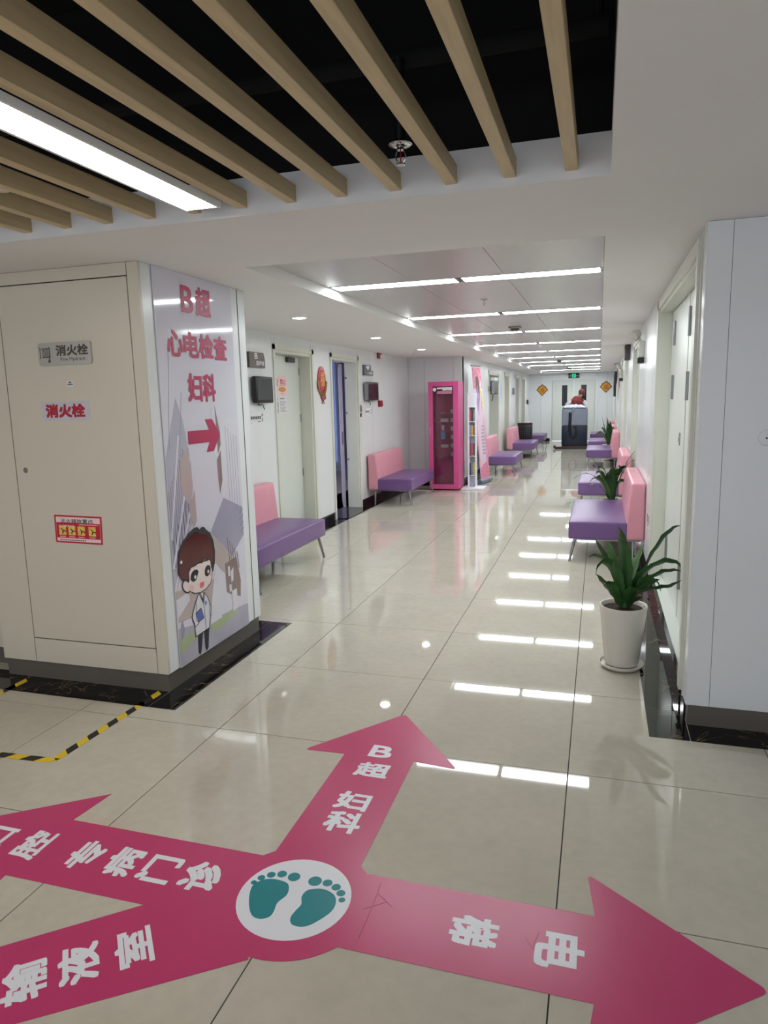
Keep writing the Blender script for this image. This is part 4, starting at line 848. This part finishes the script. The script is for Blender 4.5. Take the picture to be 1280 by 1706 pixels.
for zi, (z, h, nm) in enumerate(((1.26, .23, 'top'), (1.0, .20, 'second'), (.62, .24, 'third'), (.26, .24, 'lowest'))):
    for k in range(3):
        o = MB().box(-2.212+k*.034, -2.182+k*.034, 10.82+.01*k, 10.828+.01*k, z+.001, z+h-.02*rn.random()).build('brochure', bc[(zi*2+k) % 5])
        tag(o, 'thin upright brochure, %s in the %s pocket of the white rack' % (('leftmost', 'middle one', 'rightmost')[k], nm), 'brochure', 'brochures in the white rack')
rb = empty('roll_up_banner', (-2.1, 11.75, 0), 'tall pink roll-up banner behind the white brochure rack', 'banner')
# banner faces the corridor (+x, slightly towards the camera)
def brow(z): 
    s = z/2.3; return (-2.33+.02*s, -2.34+.015)
A0, A1 = Vector((-2.10, 11.47, .08)), Vector((-2.01, 12.02, .08)); B0, B1 = Vector((-2.30, 11.56, 2.31)), Vector((-2.205, 12.06, 2.315))
def bp(s, t_, off=0):
    lo = A0.lerp(A1, s); hi = B0.lerp(B1, s); n_ = (A1-A0).cross(B0-A0).normalized(); n_ = n_ if n_.x > 0 else -n_
    return lo.lerp(hi, t_)+n_*off
def bpoly(name, m, pts, off, parent):
    mb = MB(); k = len(pts); mb.add([bp(s, t_, off) for s, t_ in pts]+[bp(s, t_, off-.001) for s, t_ in pts], [tuple(range(k)), tuple(range(k, 2*k))[::-1]]+[(i, (i+1) % k, k+(i+1) % k, k+i) for i in range(k)]); return mb.build(name, m, parent)
sh = bpoly('print_sheet', mat('pink_white_sheet', (212, 188, 204), .45, var=.05), [(0, 0), (1, 0), (1, 1), (0, 1)], 0, rb)
bpoly('flower_print', mat('pink_flower_print', (206, 124, 150), .5, var=.5, scale=26), [(0, .80), (.95, .80), (.98, .985), (.02, .985)], .0015, sh)
bpoly('pink_field', PINKPRINT, [(.02, .0), (.98, .0), (.98, .45), (.8, .60), (.5, .66), (.4, .58), (.02, .5)], .0015, sh)
bpoly('flower_print', MATS['pink_flower_print'], [(.02, .02), (.98, .02), (.98, .16), (.3, .13)], .0025, sh)
bpoly('figure_robe', mat('lilac_robe_print', (164, 128, 176), .5, var=.3, scale=14), catmull([(.35, .82), (.6, .80), (.75, .72), (.7, .60), (.45, .55), (.3, .62), (.25, .74)]), .0025, sh)
bpoly('figure_hair', mat('brown_hair_print', (92, 66, 60), .5), catmull([(.35, .90), (.6, .90), (.66, .80), (.55, .76), (.48, .84), (.38, .78), (.3, .84)]), .0035, sh)
bpoly('figure_leaves', mat('yellow_green_print', (200, 196, 110), .5, var=.3, scale=30), catmull([(.66, .84), (.8, .80), (.9, .70), (.85, .60), (.74, .70)]), .0035, sh)
for k in range(3):
    for j in range(9): bpoly('small_lettering', GREYINK, [(.45+k*.12, .46-j*.03), (.51+k*.12, .46-j*.03), (.51+k*.12, .478-j*.03), (.45+k*.12, .478-j*.03)], .003, sh)
m = MB(); m.tube([bp(-.02, 1), bp(1.02, 1)], .014); m.build('top_rail', STEEL, rb)
m = MB(); m.tube([tuple(bp(.5, .02)-Vector((.05, -.02, 0))), tuple(bp(.5, 1)-Vector((.03, -.01, 0)))], .009); m.build('support_pole', STEEL, rb)
m = MB(); c1, c2 = A0.copy(), A1.copy(); m.tube([(c1.x-.02, c1.y-.03, .05), (c2.x+.01, c2.y+.02, .05)], .045, 12); m.build('base_cassette', mat('dark_blue_grey_base', (96, 106, 124), .35), rb)

# ------------------------------------------------------------------ further along the left wall
FLW = LEFT(-2.449)
t = empty('wall_monitor', (-2.38, 15.2, 1.75), 'distant black and silver monitor beyond the pink banner', 'monitor')
MB().rbox(-2.40, -2.33, 14.75, 15.6, 1.76, 2.07, .01).build('housing', BLKPLA, t); MB().box(-2.3295, -2.328, 14.79, 15.55, 1.79, 2.04).build('screen', SCREEN, t); MB().box(-2.37, -2.31, 14.73, 14.75, 1.77, 2.06).build('silver_edge', STEEL, t)
MB().rbox(-2.45, -2.40, 14.68, 14.8, 1.85, 1.95, .004).build('wall_bracket', STEEL, t); MB().tube([(-2.36, 14.9, 1.76), (-2.37, 14.92, 1.68), (-2.40, 14.95, 1.60)], .01).build('cable', BLKPLA, t)
MB().rbox(-2.42, -2.30, 14.85, 15.4, 2.075, 2.16, .02).build('camera_box', PAPER, t)
tag(MB().rect(FLW, 16.86, 17.12, 1.56, 2.14, 0, .004).build('wall_notice_board', mat('pale_blue_board', (170, 180, 204), .5, var=.15, scale=20)), 'narrow pale blue notice strip between two far left doors', 'notice')
tag(MB().rbox(-2.449, -2.41, 19.6, 19.9, 1.75, 1.95, .004).build('small_wall_plate', GREYINK), 'small grey plate on the far left wall above the bin', 'sign')
tag(MB().rbox(-2.449, -2.42, 24.0, 24.5, 1.40, 1.56, .004).build('black_wall_button', BLKPLA), 'small black switch at the far end of the left wall', 'switch')
bn = empty('litter_bin', (-2.1, 20.2, 0), 'black box-shaped bin between the two far left benches', 'bin')
m = MB().rbox(-2.33, -1.90, 20.0, 20.35, .02, .83, .012); m.build('body', BLKPLA, bn); MB().rbox(-2.34, -1.89, 19.99, 20.36, .83, .87, .01).build('lid_rim', SCREEN, bn)
for k in range(6): MB().box(-2.29+k*.07, -2.275+k*.07, 19.99, 20.0, .12, .74).build('rib', SCREEN, bn)

# ------------------------------------------------------------------ right wall fittings
RW = RIGHT(.561)
BEIGE = mat('beige_plastic', (196, 196, 186), .4)
def emergency(y, z, label, s=1):
    t = empty('emergency_light', (.5, y, z), label, 'emergency light')
    MB().rbox(.50, .56, y-.14*s, y+.14*s, z-.12, z+.06, .01).build('housing', BEIGE, t)
    for dy in (-.09, .09):
        m = MB(); c = Vector((.47, y+dy*s, z+.13)); ax = Vector((-.75, 0 if dy > 0 else -.35, -.45)).normalized(); a_ = ax.cross(Z).normalized(); b_ = ax.cross(a_)
        prof = [(0, -.05), (.03, -.045), (.048, -.02), (.055, .02), (.05, .03), (0, .026)]; vs = []; fs = []; n = 18
        for (r, h) in prof: vs += [c+ax*h+a_*r*math.cos(2*math.pi*k/n)+b_*r*math.sin(2*math.pi*k/n) for k in range(n)]
        for i in range(len(prof)-1): fs += [(i*n+k, i*n+(k+1) % n, (i+1)*n+(k+1) % n, (i+1)*n+k) for k in range(n)]
        m.add(vs, fs, True); m.build('lamp_head', STEEL if dy > 0 else BEIGE, t)
        MB().tube([(.53, y+dy*s, z+.05), (.49, y+dy*s, z+.11)], .01).build('lamp_neck', BEIGE, t)
    MB().lathe([(0, -.004), (.012, -.003), (.013, 0)], (.50, y-.05, z-.03), 12, 'x').build('button', INK, t)
    MB().box(.49, .561, y-.10, y+.10, z-.18, z-.122).build('wall_plate', BLKPLA, t)
emergency(6.35, 2.22, 'nearest twin-spot emergency light high on the right wall'); emergency(14.0, 2.15, 'distant twin-spot emergency light before the hanging television', 1.2)
tag(MB().rbox(.47, .56, 10.1, 10.5, 2.25, 2.48, .006).build('wall_speaker', DARKFIT), 'dark grey box high on the right wall past the second door', 'speaker')
tag(MB().rbox(.53, .559, 15.75, 16.1, 1.85, 2.1, .006).build('red_wall_box', mat('faded_red_box', (176, 120, 126), .4)), 'small reddish box on the right wall below the far emergency light', 'box')
t = empty('hanging_television', (.47, 17.6, 1.65), 'black flat television hung from the ceiling near the right wall, seen edge-on', 'television')
MB().rbox(.44, .50, 17.2, 18.1, 1.63, 2.28, .012).build('housing', BLKPLA, t); MB().box(.4385, .44, 17.25, 18.05, 1.67, 2.24).build('screen', SCREEN, t); MB().tube([(.50, 17.6, 1.95), (.52, 17.6, 2.1), (.52, 17.6, 2.489)], .018).build('ceiling_pole', STEEL, t); MB().rbox(.44, .58, 17.52, 17.68, 2.44, 2.489, .006).build('ceiling_mount', BEIGE, t)
t = empty('wall_sticker', (.56, 4.7, .52), 'small white bordered sticker low on the right wall beside the nearest right bench', 'sticker')
MB().rect(RW, -4.86, -4.60, .455, .60, 0, .0015).build('sheet', PAPER, t); m = MB(); m.rect(RW, -4.84, -4.62, .50, .585, .0015, .0025); m.build('grey_field', GREYINK, t); m = MB(); m.rect(RW, -4.82, -4.66, .47, .485, .0015, .0025); m.build('small_print', INK, t)

# ------------------------------------------------------------------ end wall: exit sign and ornaments
EF = FRONT(24.799)
t = empty('exit_sign', (-.83, 24.77, 2.29), 'black exit sign with a green glowing running figure above the end doors', 'sign')
EX = FRONT(24.729); MB().box(-1.02, -.635, 24.73, 24.775, 2.295, 2.47).build('housing', BLKPLA, t)
GRN = lamp_mat('green_lit_print', (.02, .8, .35, 1), 1.0)
MB().rect(EX, -.895, -.76, 2.315, 2.45, 0, .002).build('lit_field', GRN, t)
m = MB(); w0, w1 = .002, .004; m.ell(EX, (-.815, 2.430), .012, .012, w0, w1, 12); m.line(EX, [(-.825, 2.412), (-.835, 2.37)], .02, w0, w1); m.line(EX, [(-.835, 2.37), (-.81, 2.35), (-.82, 2.325)], .011, w0, w1); m.line(EX, [(-.835, 2.37), (-.86, 2.345), (-.88, 2.345)], .011, w0, w1); m.line(EX, [(-.825, 2.41), (-.795, 2.39)], .008, w0, w1); m.line(EX, [(-.825, 2.41), (-.86, 2.395)], .008, w0, w1); m.build('running_figure', INK, t)
m = MB()
for s in (-1, 1):
    u = -.828+s*.1; m.poly(EX, [(u+s*.055, 2.382), (u+s*.02, 2.40), (u+s*.02, 2.388), (u-s*.015, 2.388), (u-s*.015, 2.376), (u+s*.02, 2.376), (u+s*.02, 2.364)], 0, .002)
m.build('lit_arrow', lamp_mat('pale_green_lit_print', (.25, .6, .42, 1), .8), t)
for (u, z, lab) in ((-1.958, 1.895, 'left'), (.30, 1.952, 'right')):
    t = empty('diamond_ornament', (u, 24.79, z-.21), 'gold and red diamond 福 ornament on the end wall, %s of the doors' % lab, 'ornament', 'diamond ornaments on the end wall')
    m = MB(); D = [(u, z-.215), (u+.10, z-.11), (u+.13, z-.07), (u+.215, z), (u+.16, z+.06), (u+.13, z+.13), (u+.06, z+.16), (u, z+.215), (u-.06, z+.16), (u-.13, z+.13), (u-.16, z+.06), (u-.215, z), (u-.13, z-.07), (u-.10, z-.11)]
    m.poly(EF, D, 0, .010); m.build('dark_red_edge', mat('maroon_foil', (96, 30, 34), .35) if 'maroon_foil' not in MATS else MATS['maroon_foil'], t)
    m = MB(); m.poly(EF, [(u+(p[0]-u)*.82, z+(p[1]-z)*.82) for p in D], .010, .016); m.build('gold_field', GOLD, t); letters('福', EF, u, z-.005, .17, .19, DARKR, t, lift=.017, weight=.01)

# ------------------------------------------------------------------ floor cleaning machine
mc = empty('floor_cleaning_machine', (-.66, 21.25, 0), 'grey and dark blue floor scrubber with a black hose, pushed by a person', 'cleaning machine')
GREYT = mat('grey_tank_plastic', (140, 146, 164), .35); NAVY = mat('dark_navy_plastic', (26, 36, 58), .35)
m = MB().rbox(-1.05, -.26, 21.0, 21.62, .72, 1.27, .045, 3, sub=2); m.build('recovery_tank', GREYT, mc)
MB().rbox(-1.05, -.26, 20.99, 21.64, .12, .725, .02, 2).build('solution_tank', NAVY, mc)
m = MB(); m.rbox(-1.03, -.27, 21.02, 21.6, 1.27, 1.30, .012); m.build('tank_lid', GREYT, mc)
rn = random.Random(5); bm = bmesh.new(); bmesh.ops.create_grid(bm, x_segments=20, y_segments=14, size=.5)
sv = []
for v_ in bm.verts:
    x_, y_ = v_.co.x, v_.co.y; e = max(abs(x_), abs(y_))*2
    sv.append(Vector((-.68+x_*.70, 21.30+y_*.60, 1.305+.095*max(0, 1-e**3)*(.75+.25*math.sin(x_*17)*math.cos(y_*13))+.012*math.sin(x_*31+y_*19))))
fs = [[v_.index for v_ in f_.verts] for f_ in bm.faces]; bm.free()
m = MB(); m.add(sv, fs, True); m.build('plastic_cover_bag', mat('pale_plastic_bag', (206, 214, 228), .25, var=.1, scale=12), mc)
MB().rbox(-.74, -.66, 20.965, 21.0, 1.16, 1.27, .01).build('lid_latch', GREYT, mc)
m = MB(); hp = [(-.79, 20.965, 1.15), (-.79, 20.955, .95), (-.80, 20.95, .70), (-.79, 20.94, .50), (-.75, 20.935, .38), (-.68, 20.93, .345), (-.61, 20.935, .40), (-.585, 20.945, .52), (-.595, 20.955, .64), (-.63, 20.965, .70), (-.68, 20.97, .69)]
hp2 = []
for i in range(len(hp)-1):
    for k in range(4): hp2.append(tuple(Vector(hp[i]).lerp(Vector(hp[i+1]), k/4)))
hp2.append(hp[-1]); m.tube(hp2, [.046 if i < 12 else .032+.003*(i % 2) for i in range(len(hp2))], 12); m.build('black_hose', BLKPLA, mc)
MB().rbox(-1.04, -.24, 21.02, 21.6, .04, .125, .015).build('chassis', BLKPLA, mc)
for sx in (-1.0, -.30): MB().lathe([(0, -.03), (.085, -.03), (.10, -.015), (.10, .015), (.085, .03), (0, .03)], (sx, 21.42, .10), 24, 'x').build('wheel', BLKPLA, mc)
sq = MB().rbox(-1.26, -.20, 20.86, 20.92, .012, .075, .01).build('squeegee', mat('red_brown_squeegee', (112, 60, 58), .4), mc)
MB().box(-1.25, -.21, 20.855, 20.86, .0, .05).build('rubber_blade', BLKPLA, sq)
MB().rbox(-1.29, -1.22, 20.87, 20.95, .03, .11, .01).build('end_roller', BLKPLA, sq)
MB().tube([(-.73, 20.92, .07), (-.73, 21.02, .12)], .02).build('squeegee_arm', BLKPLA, mc)
m = MB()
for sx in (-.98, -.34): m.tube([(sx, 21.60, 1.18), (sx, 21.72, 1.20), (sx, 21.76, 1.22)], .015)
m.tube([(-1.0, 21.76, 1.22), (-.32, 21.76, 1.22)], .016); m.build('handle_bar', BLKPLA, mc)

# ------------------------------------------------------------------ person bending over the machine
pe = empty('person', (-.62, 22.15, 0), 'person in a red vest over white sleeves leaning over the floor cleaning machine', 'person')
SKIN = mat('skin', (206, 160, 138), .5); SHIRT = mat('white_shirt_cloth', (222, 218, 222), .7, var=.04); VEST = mat('red_vest_cloth', (152, 66, 66), .75, var=.08); TROU = mat('dark_trousers', (44, 46, 56), .75); HAIRM = mat('dark_red_brown_hair', (98, 40, 42), .55, var=.3, scale=30)
def skin(name, verts, edges, m, parent, sub=2, mods=True):
    me = bpy.data.meshes.new(name); org = wloc(parent); me.from_pydata([Vector(v[:3])-org for v in verts], edges, []); o = bpy.data.objects.new(name, me); COL.objects.link(o)
    md = o.modifiers.new('s', 'SKIN'); md.use_smooth_shade = True; sd = o.modifiers.new('u', 'SUBSURF'); sd.levels = sd.render_levels = sub
    for i, v in enumerate(verts):
        sv_ = me.skin_vertices[0].data[i]; sv_.radius = (v[3], v[4] if len(v) > 4 else v[3]); sv_.use_root = (i == 0)
    dg = bpy.context.evaluated_depsgraph_get(); m2 = bpy.data.meshes.new_from_object(o.evaluated_get(dg)); bpy.data.objects.remove(o)
    m2.name = name; m2.materials.append(m)
    for p in m2.polygons: p.use_smooth = True
    o2 = bpy.data.objects.new(name, m2); o2.parent = parent; COL.objects.link(o2); return o2
# one continuous body: pelvis root, spine, neck, head, legs, arms, hands with five fingers
V = []; E_ = []
def nv(x, y, z, r, r2=None, link=None):
    V.append((x, y, z, r, r2 or r)); i = len(V)-1
    if link is not None: E_.append((link, i))
    return i
pel = nv(-.64, 22.20, .95, .145, .115); sp1 = nv(-.64, 22.13, 1.10, .13, .105, pel); sp2 = nv(-.63, 22.02, 1.27, .15, .115, sp1); ch_ = nv(-.62, 21.90, 1.48, .14, .11, sp2)
nk = nv(-.54, 21.82, 1.62, .055, .055, ch_); hd0 = nv(-.50, 21.78, 1.67, .06, .062, nk); hd = nv(-.48, 21.74, 1.735, .085, .095, hd0); hd2 = nv(-.46, 21.74, 1.80, .06, .07, hd)
for s in (-1, 1):
    sh_ = nv(-.61+s*.19, 21.90, 1.51, .062, .062, ch_); el = nv(-.65+s*.34, 21.93, 1.24, .052, .05, sh_); wr = nv(-.66+s*.27, 21.80, 1.23, .032, .03, el); pa = nv(-.66+s*.255, 21.765, 1.247, .03, .022, wr)
    for k, (dx, ln) in enumerate(((-.024, .030), (-.008, .034), (.008, .032), (.024, .026))):
        a_ = nv(-.66+s*.255+dx, 21.738, 1.25, .0095, .0095, pa); b_ = nv(-.66+s*.255+dx, 21.726, 1.225, .0085, .0085, a_); nv(-.66+s*.255+dx, 21.738, 1.225-ln*.4, .0075, .0075, b_)
    th = nv(-.66+s*.255-s*.035, 21.772, 1.232, .010, .010, pa); nv(-.66+s*.255-s*.042, 21.765, 1.205, .009, .009, th)
    hp_ = nv(-.64+s*.095, 22.20, .88, .095, .10, pel); kn = nv(-.64+s*.12, 22.14, .50, .062, .065, hp_); an = nv(-.64+s*.13, 22.22, .10, .042, .045, kn); nv(-.64+s*.14, 22.07, .045, .04, .03, an)
body = skin('body', V, E_, SKIN, pe, 1)
# head details
m = MB()
m.lathe([(0, .125), (.05, .115), (.085, .08), (.102, .03), (.10, -.02), (.085, -.06)], (0, 0, 0), 20); 
ax = Vector((.12, -.45, 1)).normalized(); rot = Vector((0, 0, 1)).rotation_difference(ax).to_matrix(); m.v = [rot @ v_ + Vector((-.468, 21.75, 1.765)) + Vector((.003*math.sin(v_.z*200), .003*math.sin(v_.x*180), 0)) for v_ in m.v]; m.build('hair', HAIRM, pe)
m = MB()
for s in (-1, 1): m.lathe([(0, -.010), (.012, -.006), (.014, 0)], (-.48+s*.03, 21.648, 1.715), 12, 'y')
m.build('eyes', INK, pe); MB().tube([(-.48, 21.655, 1.71), (-.48, 21.628, 1.68), (-.48, 21.65, 1.675)], [.008, .013, .01], 8).build('nose', SKIN, pe); MB().tube([(-.50, 21.665, 1.645), (-.48, 21.655, 1.643), (-.46, 21.665, 1.645)], .006, 8).build('mouth', DARKR, pe)
for s in (-1, 1): MB().lathe([(0, -.008), (.022, -.006), (.026, 0), (.018, .01)], (-.48+s*.088, 21.755, 1.705), 14, 'x').build('ear', SKIN, pe)
V = []; E_ = []; a_ = nv(-.64, 22.19, .98, .16, .13); b_ = nv(-.64, 22.12, 1.12, .145, .12, a_); c_ = nv(-.63, 22.01, 1.29, .175, .135, b_); d_ = nv(-.61, 21.87, 1.49, .235, .165, c_); e_ = nv(-.57, 21.84, 1.63, .15, .12, d_)
for s in (-1, 1): nv(-.61+s*.17, 21.88, 1.56, .115, .105, d_)
skin('red_vest', V, E_, VEST, pe, 2)
for s in (-1, 1):
    V = []; E_ = []; a_ = nv(-.61+s*.19, 21.895, 1.52, .082); b_ = nv(-.63+s*.285, 21.92, 1.38, .08, .078, a_); c_ = nv(-.65+s*.345, 21.93, 1.24, .068, .066, b_); nv(-.66+s*.285, 21.83, 1.225, .045, .044, c_); skin('shirt_sleeve', V, E_, SHIRT, pe, 2)
V = []; E_ = []; a_ = nv(-.64, 22.20, .97, .155, .128)
for s in (-1, 1): b_ = nv(-.64+s*.095, 22.20, .86, .108, .115, a_); c_ = nv(-.64+s*.12, 22.14, .50, .082, .085, b_); nv(-.64+s*.13, 22.21, .14, .068, .07, c_)
skin('trousers', V, E_, TROU, pe, 2)
for s in (-1, 1): MB().rbox(-.64+s*.14-.05, -.64+s*.14+.05, 22.0, 22.27, 0, .085, .03, 3).build('shoe', BLKPLA, pe)
